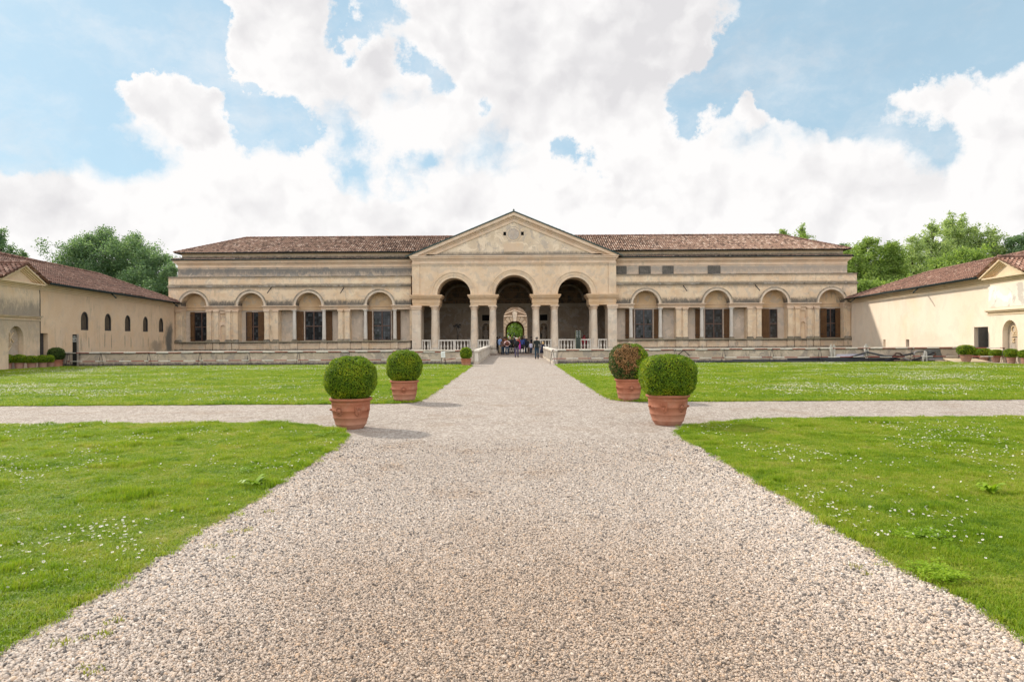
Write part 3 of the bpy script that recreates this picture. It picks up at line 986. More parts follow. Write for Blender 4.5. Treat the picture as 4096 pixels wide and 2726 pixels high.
# ---------------------------------------------------------------- windows and shutters
def shutter(parent, x, wd, y, z0, z1, mat=M_SHUT, ang=0.0, hinge=-1):
    o = P()
    if ang == 0:
        o.box(x - wd / 2, x + wd / 2, y - .06, y, z0, z1)
        for zz in (z0 + (z1 - z0) * .16, z0 + (z1 - z0) * .5, z0 + (z1 - z0) * .86):
            o.box(x - wd / 2 + .04, x + wd / 2 - .04, y - .085, y - .058, zz - .07, zz + .07)
    s_ = o.build('shutter', mat, parent)
    h = P()
    for zz in (z0 + .35, z1 - .35):
        h.box(x - wd / 2 - .05, x - wd / 2 + .28, y - .1, y - .086, zz - .025, zz + .025)
    h.build('hinge', M_IRON, s_)


def window(x, wd, z0, z1, left, right, y=YB):
    o = P()
    f = .07
    o.box(x - wd / 2, x - wd / 2 + f, y - .07, y + .02, z0, z1).box(x + wd / 2 - f, x + wd / 2, y - .07, y + .02, z0, z1)
    o.box(x - wd / 2 + f, x + wd / 2 - f, y - .07, y + .02, z0, z0 + f).box(x - wd / 2 + f, x + wd / 2 - f, y - .07, y + .02, z1 - f, z1)
    o.box(x - .05, x + .05, y - .066, y + .02, z0 + f, z1 - f)
    zm = z0 + (z1 - z0) * .49
    o.box(x - wd / 2 + f, x - .05, y - .064, y + .02, zm - .05, zm + .05).box(x + .05, x + wd / 2 - f, y - .064, y + .02, zm - .05, zm + .05)
    w_ = o.build('window', M_FRAME, pal)
    P().box(x - wd / 2 + .02, x + wd / 2 - .02, y - .025, y - .003, z0 + .02, z1 - .02).build('pane', M_PANE, w_)
    P().box(x - wd / 2 - .10, x - wd / 2 - .004, y - .05, y - .002, z0, z1 + .1).box(x + wd / 2 + .004, x + wd / 2 + .10, y - .05, y - .002, z0, z1 + .1).build('frame', M_BACK, w_)
    if left:
        shutter(w_, x - wd / 2 - .12 - left / 2, left, y - .06, z0, z1)
    if right:
        shutter(w_, x + wd / 2 + .12 + right / 2, right, y - .06, z0, z1)


for x in (-20.68, -13.59, 13.6, 20.87):
    window(x, 1.84, 1.56, 4.58, .88, .88)
XW = lambda px: (px - VX) * 70.95 / FPX
for w0, w1, shs in ((778, 838, [(764, 780)]), (984, 1044, [(991, 1010), (1035, 1062)]), (3048, 3110, [(3036, 3075)]), (3292, 3352, [(3281, 3305), (3340, 3372)])):
    x0, x1 = XW(w0), XW(w1)
    window((x0 + x1) / 2, x1 - x0, 1.56, 4.55, 0, 0)
    for a, c in shs:
        shutter(pal, (XW(a) + XW(c)) / 2, XW(c) - XW(a), YB - .11, 1.56, 4.58)
for px0, px1 in ((2463, 2506), (2555, 2602), (2650, 2694), (2831, 2881)):
    x0, x1 = at(px0, 1080, 70.6).x, at(px1, 1080, 70.6).x
    o = P().box(x0, x1, 70.52, 70.598, 8.2, 9.04).build('attic_shutter', M_GREYW, pal)
    P().box(x0 + .04, x1 - .04, 70.50, 70.518, 8.33, 8.42).box(x0 + .04, x1 - .04, 70.50, 70.518, 8.82, 8.91).build('batten', M_GREYW, o)
for px, py in ((1085, 1161), (1376, 1161), (2734, 1153), (3023, 1151)):
    a = at(px, py, 69.9)
    P().tube([(a.x - .02, 70.05, a.z + .35), (a.x + (-.25 if a.x < 0 else .25), 69.45, a.z - .3)], .045, 6).build('rain_spout', M_IRON, pal)

# ---------------------------------------------------------------- central loggia
CX = 0.15
LF, LBK = 69.5, 71.9                     # front and back of the arcade
lw = P()
zs = 6.13
lw.arch_panel(CX, 1.97, CX - 3.2, CX + 3.2, zs, 9.3, LF, LBK, 32)
lw.arch_panel(CX - 6.14, 1.70, CX - 10.25, CX - 3.2, zs, 9.3, LF, LBK, 32)
lw.arch_panel(CX + 6.14, 1.70, CX + 3.2, CX + 10.25, zs, 9.3, LF, LBK, 32)
lw.build('loggia_wall', M_LOG, pal)
for s in (-1, 1):                        # corner strips up to the cornice
    o = P().box(CX + s * 10.0 - .38, CX + s * 10.0 + .38, LF - .09, LF + .02, zs + .02, 9.28)
    o.build('corner_strip', M_LOG, pal)
    P().box(CX + s * 9.98 - .45, CX + s * 9.98 + .45, LF - .1, LBK, .3, 5.0).build('corner_pier', M_STONE, pal, bevel=.02)
    P().box(CX + s * 9.98 - .52, CX + s * 9.98 + .52, LF - .18, LBK + .02, .1, .62).build('pier_base', M_COPE, pal, bevel=.02)
    P().box(CX + s * 9.98 - .50, CX + s * 9.98 + .50, LF - .16, LBK + .02, 4.62, 4.82).box(CX + s * 9.98 - .56, CX + s * 9.98 + .56, LF - .22, LBK + .02, 4.822, 5.03).build('pier_capital', M_TRIM, pal)
e = P()                                  # entablature under the pediment
for z0, z1, p_ in ((9.302, 9.38, .03), (9.382, 9.62, .0), (9.622, 9.72, .07), (9.722, 9.80, .12), (9.802, 9.96, .22), (9.962, 10.06, .30)):
    e.box(CX - 10.36 - p_, CX + 10.36 + p_, LF - p_ - .02, LBK, z0, z1)
e.build('loggia_cornice', M_TRIM, pal)
AP = 14.45
pt = P()
pt.prism([(CX - 10.5, 10.06), (CX + 10.5, 10.06), (CX, AP - .25)], LF + .12, LBK)
pt.box(CX - 9.4, CX + 9.4, LF + .03, LF + .125, 10.062, 10.24)
pt.build('pediment', M_PED, pal)
rk = P()
for s in (-1, 1):
    def band(o0, o1, y):
        sl = (AP - 10.06) / 10.62
        L = math.hypot(1, sl)
        t0, t1 = o0 * L, o1 * L
        rk.prism([(CX + s * (AP - t0 - 10.06) / sl, 10.06), (CX, AP - t0), (CX, AP - t1), (CX + s * (AP - t1 - 10.06) / sl, 10.06)], y, LF + .13)
    band(0, .30, LF - .32)
    band(.302, .40, LF - .16)
    band(.402, .52, LF - .06)
    band(.522, .86, LF + .03)
rk.build('raking_cornice', M_TRIM, pal)
cp = P()                                 # roof of the gable with green copper edge
for s in (-1, 1):
    e0, e1 = Vector((CX + s * 11.0, 0, 9.93)), Vector((CX, 0, AP + .02))
    cp.hexa([(e0.x, LF - .42, e0.z), (e1.x, LF - .42, e1.z), (e1.x, LF - .25, e1.z), (e0.x, LF - .25, e0.z),
             (e0.x, LF - .42, e0.z + .11), (e1.x, LF - .42, e1.z + .11), (e1.x, LF - .25, e1.z + .11), (e0.x, LF - .25, e0.z + .11)])
cp.lathe(CX, LF - .3, [(.06, AP + .1), (.1, AP + .2), (.03, AP + .32)], 8)
cp.build('copper_edge', M_COPPER, pal)
gr = P()
roof_grid(gr, (CX - 11.0, 82, 9.98), (CX - 11.0, LF - .3, 9.98), (CX, 82, AP + .06), (CX, LF - .3, AP + .06))
roof_grid(gr, (CX + 11.0, LF - .3, 9.98), (CX + 11.0, 82, 9.98), (CX, LF - .3, AP + .06), (CX, 82, AP + .06))
gr.build('roof', M_TILE, pal, recalc=False)
# worn coat of arms in the gable: medallion, plaque, two small openings
a = P()
a.m = 0
for r0, r1, yy in ((.0, .52, .108), (.52, .58, .09), (.72, .78, .10)):
    a.ring(CX - .04, 12.28, max(r0, .01), r1, LF + yy, LF + .13, 28, -PI, PI)
a.build('medallion', stucco('grey worn relief', (0.43, 0.36, 0.31), (0.50, 0.43, 0.37), stain=.4, patch=.5, sc=3), pal)
P().prism([(CX - 1.0, 10.48), (CX + .86, 10.48), (CX + .98, 11.2), (CX + .88, 11.36), (CX - .86, 11.36), (CX - 1.03, 11.2)], LF + .085, LF + .125).build('plaque', stucco('smooth plaque', (0.60, 0.46, 0.335), (0.62, 0.485, 0.355), stain=.05, patch=.05), pal)
P().box(CX - .99, CX + .92, LF - .02, LF + .125, 10.25, 10.42).build('plaque_ledge', M_LEDGE, pal)
for x in (-.93, .87):
    P().box(CX + x - .14, CX + x + .14, LF + .10, LF + .123, 12.15, 12.5).build('vent_opening', M_DARK, pal)
# archivolts
for cx, r in ((0, 1.97), (-6.14, 1.70), (6.14, 1.70)):
    k = 2.6 / 1.97 if cx == 0 else 2.37 / 1.70
    a = P().ring(CX + cx, zs, r + .0, r * 1.16, LF - .06, LF + .01, 36)
    a.ring(CX + cx, zs, r * 1.16 + .002, r * k - .14, LF - .10, LF + .01, 36)
    a.ring(CX + cx, zs, r * k - .138, r * k, LF - .17, LF + .01, 36)
    a.build('archivolt', M_LOG, pal)
# imposts over the column clusters
for x0, x1 in ((CX - 10.36, CX - 7.62), (CX - 4.46, CX - 1.86), (CX + 1.86, CX + 4.46), (CX + 7.62, CX + 10.36)):
    i_ = P().box(x0, x1, LF - .02, LBK, 5.03, 5.28).box(x0 - .04, x1 + .04, LF - .06, LBK + .02, 5.282, 5.62)
    i_.build('impost', M_TRIMO, pal)
    c = P()
    for z0, z1, p_ in ((5.622, 5.72, .10), (5.722, 5.80, .17), (5.802, 5.93, .25), (5.932, 6.01, .31), (6.012, 6.12, .34)):
        c.box(x0 - p_ + .05, x1 + p_ - .05, LF - p_, LBK + p_ * .5, z0, z1)
    c.build('impost_cornice', M_TRIMO, pal)
for s in (-1, 1):
    for x, z0 in ((2.22, .10), (4.12, .42), (8.16, .42)):
        for y in (69.92, 71.5):
            shaft('column', CX + s * x, y, z0, 5.03, .37, .315, M_STONE, .46, .30 if z0 > .2 else .42)
# raised floor and the outer plinth under the side bays
P().box(-2.35, 2.65, 68.2, 71, -.2, .10).build('step', M_FLOOR, pal)
P().box(-10.6, 10.9, 70.9, 79.2, -.2, .095).build('loggia_floor', M_FLOOR, pal)
for s in (-1, 1):
    x0, x1 = sorted((CX + s * 3.55, CX + s * 10.5))
    P().box(x0, x1, LF - .25, 71.0, -.4, .42).build('plinth', M_COPE, pal)
    x0, x1 = sorted((CX + s * 2.66, CX + s * 3.55))
    P().box(x0, x1, LF - .1, 71.0, -.4, .42).build('plinth', M_COPE, pal)
# balustrades
BPROF = [(.075, 0), (.075, .07), (.055, .10), (.075, .14), (.105, .26), (.10, .36), (.055, .56), (.045, .66), (.065, .72), (.05, .76), (.075, .80), (.075, .86)]


def balustrade(x0, x1, y=69.85, z0=.422):
    o = P().box(x0, x1, y - .12, y + .12, z0 + 1.0, z0 + 1.13).build('balustrade', M_BALU, pal)
    P().box(x0, x1, y - .11, y + .11, z0 + .002, z0 + .12).build('rail', M_BALU, o)
    P().box(x0, x0 + .12, y - .10, y + .10, z0 + .122, z0 + .998).box(x1 - .12, x1, y - .10, y + .10, z0 + .122, z0 + .998).build('post', M_BALU, o)
    n = max(1, round((x1 - x0 - .24) / .36))
    if n > 5:
        xm = (x0 + x1) / 2
        P().box(xm - .13, xm + .13, y - .10, y + .10, z0 + .122, z0 + .998).build('post', M_BALU, o)
    for k in range(n):
        x = x0 + .12 + (x1 - x0 - .24) * (k + .5) / n
        if n > 5 and abs(x - (x0 + x1) / 2) < .22:
            continue
        P().lathe(x, y, [(r, z0 + .122 + z * .875 / .86) for r, z in BPROF], 10).build('baluster', M_BALU, o)


for s in (-1, 1):
    for a, c in ((2.55, 3.78), (4.48, 7.8), (8.55, 9.5)):
        x0, x1 = sorted((CX + s * a, CX + s * c))
        balustrade(x0, x1)

# interior of the loggia
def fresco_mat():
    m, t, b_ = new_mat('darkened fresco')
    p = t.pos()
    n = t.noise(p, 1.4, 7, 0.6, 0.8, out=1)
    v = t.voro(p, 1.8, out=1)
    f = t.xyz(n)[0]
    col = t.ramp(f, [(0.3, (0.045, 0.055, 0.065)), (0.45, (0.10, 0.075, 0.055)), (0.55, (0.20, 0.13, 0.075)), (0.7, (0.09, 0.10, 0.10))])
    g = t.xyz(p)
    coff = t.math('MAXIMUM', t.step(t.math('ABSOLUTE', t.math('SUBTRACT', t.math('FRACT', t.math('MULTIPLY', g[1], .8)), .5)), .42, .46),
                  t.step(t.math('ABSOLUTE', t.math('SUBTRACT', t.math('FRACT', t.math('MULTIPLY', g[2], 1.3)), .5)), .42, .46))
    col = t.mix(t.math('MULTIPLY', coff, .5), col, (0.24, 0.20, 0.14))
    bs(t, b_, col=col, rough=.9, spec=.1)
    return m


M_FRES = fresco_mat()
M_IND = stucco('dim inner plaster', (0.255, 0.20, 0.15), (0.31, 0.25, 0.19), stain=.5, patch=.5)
YW = 78.0
iw = P()
dz = 3.93
DX = .28
iw.arch_panel(DX, 1.36, -3.2, 3.3, dz, 9.0, YW, 79.2, 24)
iw.box(-10.8, -3.2, YW, 79.2, 0, 9.0).box(3.3, 11.0, YW, 79.2, 0, 9.0)
iw.box(-3.2, DX - 1.36, YW, 79.2, 0, dz).box(DX + 1.36, 3.3, YW, 79.2, 0, dz)
iw.box(-10.9, -10.5, 71.8, YW, 0, 9.0).box(10.8, 11.2, 71.8, YW, 0, 9.0)
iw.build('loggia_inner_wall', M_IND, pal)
va = P()
for cx, r, x0, x1 in ((0, 2.3, -3.1, 3.1), (-6.14, 2.1, -10.65, -3.1), (6.14, 2.1, 3.1, 10.65)):
    va.arch_panel(CX + cx, r, CX + x0, CX + x1, 5.9, 9.25, 71.92, YW - .01, 24)
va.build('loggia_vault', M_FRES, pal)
for cx, r in ((0, 2.3), (-6.14, 2.1), (6.14, 2.1)):
    P().disc(CX + cx, 5.9, r - .01, YW - .02, 24, 5.62).build('fresco_lunette', M_FRES, pal)
    P().ring(CX + cx, 5.9, r - .45, r - .2, YW - .1, YW - .03, 24).build('lunette_moulding', M_IND, pal)
P().box(-10.5, 10.8, YW - .22, YW - .004, 5.42, 5.62).box(-10.5, 10.8, YW - .12, YW - .004, 5.2, 5.418).build('inner_cornice', M_IN, pal)
for s in (-1, 1):
    for x in (2.25, 4.3, 8.2):
        P().box(CX + s * x - .3, CX + s * x + .3, YW - .14, YW - .005, .1, 5.19).build('inner_pilaster', M_IND, pal)
        P().box(CX + s * x - .36, CX + s * x + .36, YW - .2, YW - .005, 4.45, 4.75).build('inner_capital', M_IN, pal)
    # niche with dark square panel above
    xx = .22 + s * 3.3
    P().ring(xx, 2.95, .42, .52, YW - .08, YW - .006, 16).box(xx - .52, xx - .42, YW - .08, YW - .006, .5, 2.95).box(xx + .42, xx + .52, YW - .08, YW - .006, .5, 2.95).build('niche_frame', M_IN, pal)
    P().disc(xx, 2.95, .42, YW - .012, 16, .5).build('niche', M_FRES, pal)
    P().box(xx - .5, xx + .5, YW - .07, YW - .006, 3.6, 3.66).box(xx - .5, xx + .5, YW - .07, YW - .006, 4.35, 4.41).box(xx - .5, xx - .44, YW - .07, YW - .006, 3.662, 4.348).box(xx + .44, xx + .5, YW - .07, YW - .006, 3.662, 4.348).build('panel_frame', M_IN, pal)
    P().box(xx - .43, xx + .43, YW - .03, YW - .006, 3.67, 4.34).build('dark_panel', M_DARK, pal)
    # end walls: side door with frame
    xw = -10.5 if s < 0 else 10.8
    d_ = P()
    x0, x1 = sorted((xw, xw - s * .06))
    d_.box(x0, x1, 73.3, 73.5, .1, 3.0).box(x0, x1, 74.7, 74.9, .1, 3.0).box(x0, x1, 73.3, 74.9, 3.002, 3.25)
    d_.build('door_frame', M_IN, pal)
    x0, x1 = sorted((xw, xw - s * .03))
    P().box(x0, x1, 73.5, 74.7, .1, 3.0).build('side_door', M_DARK, pal)
    P().box(x0, x1, 73.5, 74.7, 3.6, 4.7).build('dark_panel', M_FRES, pal)

# statues in the two niches
def statue(x, label, flip):
    b_ = MB()
    b_.box(-.3, .3, -.18, .2, 0, .35)
    pr = [(.24, .35), (.26, .5), (.22, .9), (.19, 1.15), (.16, 1.3), (.20, 1.5), (.19, 1.62), (.08, 1.72), (.06, 1.8), (.10, 1.88), (.11, 1.98), (.07, 2.08), (.01, 2.11)]
    b_.lathe(0, 0, pr, 14, sy=.72)
    for k in range(9):
        a = PI + PI * (k + .5) / 9
        b_.tube([(math.cos(a) * .15, math.sin(a) * .11, 1.35), (math.cos(a + .1) * .21, math.sin(a + .1) * .15, .9), (math.cos(a) * .26, math.sin(a) * .19, .38)], [.02, .03, .035], 5)
    b_.tube([(flip * .19, 0, 1.6), (flip * .27, -.05, 1.3), (flip * .12, -.17, 1.15)], [.055, .05, .035], 7)
    b_.tube([(-flip * .19, 0, 1.6), (-flip * .28, .02, 1.28), (-flip * .27, -.08, 1.0)], [.055, .05, .035], 7)
    o = b_.build('statue', plain('dim statue stone', (0.24, 0.20, 0.16), .9, .1, var=.2))
    o.location = (x, YW - .33, .95)
    tag(o, label, 'statue')
    p_ = MB().box(x - .36, x + .36, YW - .62, YW - .1, .1, .948).build('statue_pedestal', M_IN)
    tag(p_, 'stone pedestal under the draped statue ' + ('left' if x < 0 else 'right') + ' of the loggia doorway', 'pedestal')


statue(-3.08, 'draped stone statue in the niche left of the loggia doorway', 1)
statue(3.52, 'draped stone statue in the niche right of the loggia doorway', -1)

# ================================================================== WEST WING BEYOND THE COURTYARD
ww = thing('courtyard_wing', 'far courtyard wing with sunlit rusticated portal seen through the loggia doorway', 'building', (0, 124, 0))
YP = 124.0
W_ = lambda: MB(lambda x, y, z: (x, y - YP, z))
PX, PR, PZ = .35, 1.72, 3.05
b = W_()
b.arch_panel(PX, PR, -14, 14, PZ, 7.5, YP, YP + 5, 20)
b.box(-14, PX - PR, YP, YP + 5, -.1, PZ).box(PX + PR, 14, YP, YP + 5, -.1, PZ)
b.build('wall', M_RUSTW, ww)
for s in (-1, 1):                        # jamb blocks
    z = 0.0
    k = 0
    while z < PZ - .05:
        h = .52
        wd = .78 if k % 2 else .66
        x0, x1 = sorted((PX + s * PR, PX + s * (PR + wd)))
        W_().box(x0, x1, YP - .22, YP - .003, z + .02, min(PZ, z + h) - .02).build('jamb_block', M_RUST, ww, bevel=.04)
        z += h
        k += 1
for k in range(11):
    a0, a1 = PI * k / 11 + .018, PI * (k + 1) / 11 - .018
    if k == 5:
        continue
    W_().ring(PX, PZ, PR, PR + (.95 if k % 2 else .8), YP - .24, YP - .003, 4, a0, a1).build('voussoir', M_RUST, ww, bevel=.03)
W_().ring(PX, PZ, PR - .24, PR - .002, YP + 4.0, YP + 4.6, 20).box(PX - PR + .002, PX - PR + .24, YP + 4.0, YP + 4.6, 0, PZ).box(PX + PR - .24, PX + PR - .002, YP + 4.0, YP + 4.6, 0, PZ).build('arch_shade_rim', M_SHUT, ww)  # dark rim added in place of the shadow inside the arch
W_().prism([(PX - .26, PZ + PR - .1), (PX + .26, PZ + PR - .1), (PX + .45, PZ + PR + 1.55), (PX, PZ + PR + 1.8), (PX - .45, PZ + PR + 1.55)], YP - .42, YP - .004).build('keystone', M_STONE, ww, bevel=.03)
W_().box(PX - 2.6, PX - .47, YP - .35, YP - .004, PZ + PR + .75, PZ + PR + 1.0).box(PX + .47, PX + 2.6, YP - .35, YP - .004, PZ + PR + .75, PZ + PR + 1.0).build('cornice', M_TRIM, ww)
g = W_()
for s in (-1, 1):
    g.prism([(PX + s * 2.7, PZ + PR + 1.0), (PX + s * 2.35, PZ + PR + 1.0), (PX, PZ + PR + 1.85), (PX, PZ + PR + 2.05)], YP - .33, YP - .004)
g.build('pediment', M_TRIM, ww)
b = W_()
roof_grid(b, (-14, YP - .5, 7.55), (14, YP - .5, 7.55), (-14, YP + 2.5, 8.7), (14, YP + 2.5, 8.7))
b.build('roof', M_TILE, ww, recalc=False)
b = MB()
b.add([(-30, 79.3, -.03), (30, 79.3, -.03), (30, 124, -.03), (-30, 124, -.03)], [(0, 1, 2, 3)])
tag(b.build('courtyard_ground', M_GRAVEL), kind='structure')

# ================================================================== SIDE WINGS
WA, WB_ = 24.34, 0.148
WN = math.hypot(1, WB_)


def wing_xf(s):
    """D along the wall, w away from the court, z -> world"""
    def f(D, w, z):
        return (s * (WA + WB_ * D + w / WN), D + w * WB_ / WN * -1, z)
    return f


def wing(s):
    L = s < 0
    xf = wing_xf(s)
    t = thing('side_wing', 'low cream wing with five arched windows and tiled roof, left of the palace' if L else
              'sunlit plain cream wing with open doorway and tiled roof, right of the palace', 'building')
    W = lambda: MB(xf)
    mw = M_WINGL if L else M_WINGR
    D0, D1, ZT = 70.0, 44.3, 5.0
    # openings along the wall: (Da, Db, z0, z1, arched)
    ops = []
    if L:
        for c in (50.8, 54.7, 58.5, 62.4, 66.3):
            ops.append((c - .60, c + .60, 2.47, 3.85, True))
        ops.append((44.68, 45.65, 0.0, 2.2, False))
    else:
        ops += [(61.2, 61.75, 0.55, 1.36, False), (56.3, 56.95, 0.55, 1.38, False), (44.42, 46.15, 0.0, 2.25, False)]
    ops.sort()
    TH = .45
    wl = W()
    d = D1
    for (a, c, z0, z1, ar) in ops:
        if a > d:
            wl.box(d, a, 0, TH, 0, ZT)
        if z0 > 0:
            wl.box(a, c, 0, TH, 0, z0)
        if ar:
            r = (c - a) / 2
            zs_ = z1 - r
            n = 12
            pts = [((a + c) / 2 - r * math.cos(PI * k / n), zs_ + r * math.sin(PI * k / n)) for k in range(n + 1)]
            vs = []
            for (x, z) in pts:
                vs += [(x, 0, z), (x, 0, ZT), (x, TH, z), (x, TH, ZT)]
            fs = []
            for k in range(n):
                p, q = 4 * k, 4 * k + 4
                fs += [(p, q, q + 1, p + 1), (p + 2, p + 3, q + 3, q + 2), (p, p + 2, q + 2, q)]
            wl.add(vs, fs)
        else:
            wl.box(a, c, 0, TH, z1, ZT)
        d = c
    wl.box(d, D0 + .6, 0, TH, 0, ZT)
    wl.build('wall', mw, t)
    # rear mass so that the wing has depth
    W().box(36, 71, 9.0, 9.4, 0, 5.2).build('wall', mw, t)
    c = W()
    for z0, z1, p in ((5.0, 5.12, .05), (5.122, 5.24, .12), (5.242, 5.34, .22), (5.342, 5.46, .33)):
        c.box(D1, 69.9, -p, TH, z0, z1)
    c.build('cornice', M_WTRIM, t)
    # openings
    for (a, cc, z0, z1, ar) in ops:
        if ar:
            r = (cc - a) / 2
            b = W()
            b.m = 0
            n = 12
            zs_ = z1 - r
            ctr = (a + cc) / 2
            for r0, r1, y0, y1 in ((r - .13, r - .002, .03, .13),):
                vs = []
                for k in range(n + 1):
                    q = PI * k / n
                    vs += [(ctr - r0 * math.cos(q), y0, zs_ + r0 * math.sin(q)), (ctr - r1 * math.cos(q), y0, zs_ + r1 * math.sin(q)), (ctr - r0 * math.cos(q), y1, zs_ + r0 * math.sin(q)), (ctr - r1 * math.cos(q), y1, zs_ + r1 * math.sin(q))]
                fs = []
                for k in range(n):
                    p, q = 4 * k, 4 * k + 4
                    fs += [(p, q, q + 1, p + 1), (p + 2, p + 3, q + 3, q + 2), (p, p + 2, q + 2, q), (p + 1, q + 1, q + 3, p + 3)]
                b.add(vs, fs)
                b.box(ctr - r1, ctr - r0, y0, y1, z0 + .12, zs_).box(ctr + r0, ctr + r1, y0, y1, z0 + .12, zs_).box(ctr - r1, ctr + r1, y0, y1, z0, z0 + .118)
            o = b.build('window', M_IRON, t)
            pts = [(ctr - r, .11, z0)] + [(ctr - r * math.cos(PI * k / n), .11, zs_ + r * math.sin(PI * k / n)) for k in range(n + 1)] + [(ctr + r, .11, z0)]
            W().add(pts, [list(range(len(pts)))]).build('shutter_board', wood('dark window boards', (0.055, 0.042, 0.03), (0.105, 0.08, 0.055)), o)
        else:
            if z1 < 2:
                o = W().box(a, cc, .30, .34, z0, z1).build('vent_opening', M_DARK if a < 60 else M_WTRIM, t)
                if a < 60:
                    g = W()
                    for k in range(3):
                        x = a + (cc - a) * (k + .5) / 3
                        g.box(x - .015, x + .015, .2, .23, z0, z1)
                    g.build('grille', M_IRON, o)
            elif L:
                o = W().box(a, cc, .28, .34, .05, z1).build('door', M_DOOR, t)
                for k in range(5):
                    W().box(a + .02, cc - .02, .265, .279, .07 + k * .43, .07 + k * .43 + .40).build('board', M_DOOR, o)
                W().box(a + .08, a + .2, .22, .264, 1.02, 1.07).build('handle', M_STEEL, o)
            else:
                r_ = W()
                r_.box(a - .1, cc + .1, 2.6, 2.7, 0, 2.4).box(a - .1, a - .05, .46, 2.6, 0, 2.4).box(cc + .05, cc + .1, .46, 2.6, 0, 2.4).box(a - .1, cc + .1, .46, 2.6, 2.35, 2.4)
                r_.build('dark_room', M_DARK, t)
                o = W().box(a + .02, a + .10, -.55, .42, .03, 2.2).build('door', M_DOOR, t)
                W().box(a + .101, a + .16, -.42, -.36, 1.0, 1.14).build('handle', M_STEEL, o)
                W().box(a - .05, cc + .15, -.5, .3, -.05, .06).build('doorstep', M_CONC, t)
    # pavilion with pediment, flush but slightly proud
    mp = M_PAVL if L else M_WINGR
    PD0, PD1, ctr = (44.52 if L else 44.28), 39.75, 42.3
    NC, NR, NT_ = 41.85, .80, 2.62             # niche
    pv = W()
    z_s = NT_ - NR
    n = 14
    pts = [(NC - NR * math.cos(PI * k / n), z_s + NR * math.sin(PI * k / n)) for k in range(n + 1)]
    pts = [(30.0, 0.0), (NC - NR, 0.0)] + pts + [(NC + NR, 0.0), (PD0, 0.0)]
    vs, fs = [], []
    for i, (x, z) in enumerate(pts):
        vs += [(x, -.07, z), (x, -.07, 5.0), (x, TH, z), (x, TH, 5.0)]
    for k in range(len(pts) - 1):
        p, q = 4 * k, 4 * k + 4
        fs += [(p, q, q + 1, p + 1), (p + 2, p + 3, q + 3, q + 2), (p, p + 2, q + 2, q)]
    e = 4 * (len(pts) - 1)
    fs += [(0, 1, 3, 2), (e, e + 2, e + 3, e + 1)]
    pv.add(vs, fs)
    pv.build('pavilion_wall', mp, t)
    # niche with broken relief strips
    nb = W()
    nb.box(NC - .9, NC + .9, .24, .44, 0, 2.7)
    ni = nb.build('niche', stucco('niche plaster ' + ('left' if L else 'right'), (0.40, 0.32, 0.25), (0.47, 0.39, 0.31), stain=.7, patch=.4, sc=2), t)
    rl = W()
    random.seed(11)

    def strip(x0, z0, x1, z1, wd=.05):
        dx, dz = x1 - x0, z1 - z0
        l = math.hypot(dx, dz)
        nx, nz = -dz / l * wd / 2, dx / l * wd / 2
        rl.prism([(NC + x0 + nx, z0 + nz), (NC + x1 + nx, z1 + nz), (NC + x1 - nx, z1 - nz), (NC + x0 - nx, z0 - nz)], .17, .239)
    if L:
        for sg in (-1, 1):
            o = -.25
            strip(o + sg * .12, 2.25, o + sg * .12, 1.62)
            strip(o + sg * .16, 1.93, o + sg * .48, 2.22)
            strip(o + sg * .16, 1.93, o + sg * .48, 1.62)
        strip(-.38, 1.55, .1, 1.55)
        strip(-.37, 1.45, -.37, 1.05)
        strip(-.37, 1.45, -.02, 1.43)
        strip(-.37, 1.08, -.05, 1.40)
        strip(.35, .85, .52, .6, .09)
        strip(.3, .45, .55, .3, .09)
        strip(-.35, .6, -.1, .5, .1)
    else:
        for k in range(9):
            q0, q1 = 2 * PI * k / 9, 2 * PI * (k + 1) / 9
            strip(.1 + .22 * math.cos(q0), 2.05 + .22 * math.sin(q0), .1 + .22 * math.cos(q1), 2.05 + .22 * math.sin(q1))
        strip(-.15, 2.3, -.15, 1.75)
        strip(-.25, 2.3, -.25, 1.70)
        strip(-.5, 1.75, .3, 1.74)
        strip(-.5, 1.66, .3, 1.64)
        strip(-.55, 2.2, -.55, 1.75)
        strip(.05, 1.5, .25, 1.25, .07)
        strip(.25, 1.5, .05, 1.25, .07)
    rl.build('relief', M_WTRIM, ni)
    lg = W()
    for z0, z1, p in ((2.98, 3.06, .11), (3.062, 3.16, .09), (3.162, 3.24, .2), (3.242, 3.31, .27)):
        lg.box(30, PD0 + .05 * (p > .1), -p, -.072, z0, z1)
    lg.build('ledge', M_WTRIM if not L else M_PAVL, t)
    if not L:
        f = W()
        f.box(30, PD0 - .1, -.09, -.071, 3.45, 4.85)
        fo = f.build('fresco_panel', M_FRESCO, t)
    k_ = W()
    for z0, z1, p in ((5.002, 5.1, .11), (5.102, 5.19, .18), (5.192, 5.27, .27), (5.272, 5.36, .40)):
        k_.box(30, PD0 + p * .3, -p, TH, z0, z1)
    k_.build('pavilion_cornice', M_WTRIM, t)
    g = W()
    hw = 2.52
    AZ = 6.42
    g.prism([(ctr - hw + .2, 5.362), (ctr + hw - .2, 5.362), (ctr, AZ - .08)], -.05, 1.5)
    g.build('tympanum', M_WTRIM if not L else M_PAVL, t)
    b = W()
    for sg in (-1, 1):
        sl = (AZ - 5.362) / hw
        for o0, o1, y in ((0, .10, -.42), (.102, .18, -.30), (.182, .25, -.2), (.252, .32, -.12)):
            t0, t1 = o0 * 1.1, o1 * 1.1
            b.prism([(ctr + sg * (AZ - t0 - 5.362) / sl, 5.362), (ctr, AZ - t0), (ctr, AZ - t1), (ctr + sg * (AZ - t1 - 5.362) / sl, 5.362)], y, -.04)
    b.build('raking_cornice', M_WTRIM, t)
    # roofs
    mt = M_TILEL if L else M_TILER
    b = W()
    EW, RW, RZ_ = -.62, 4.6, (7.78 if L else 7.45)
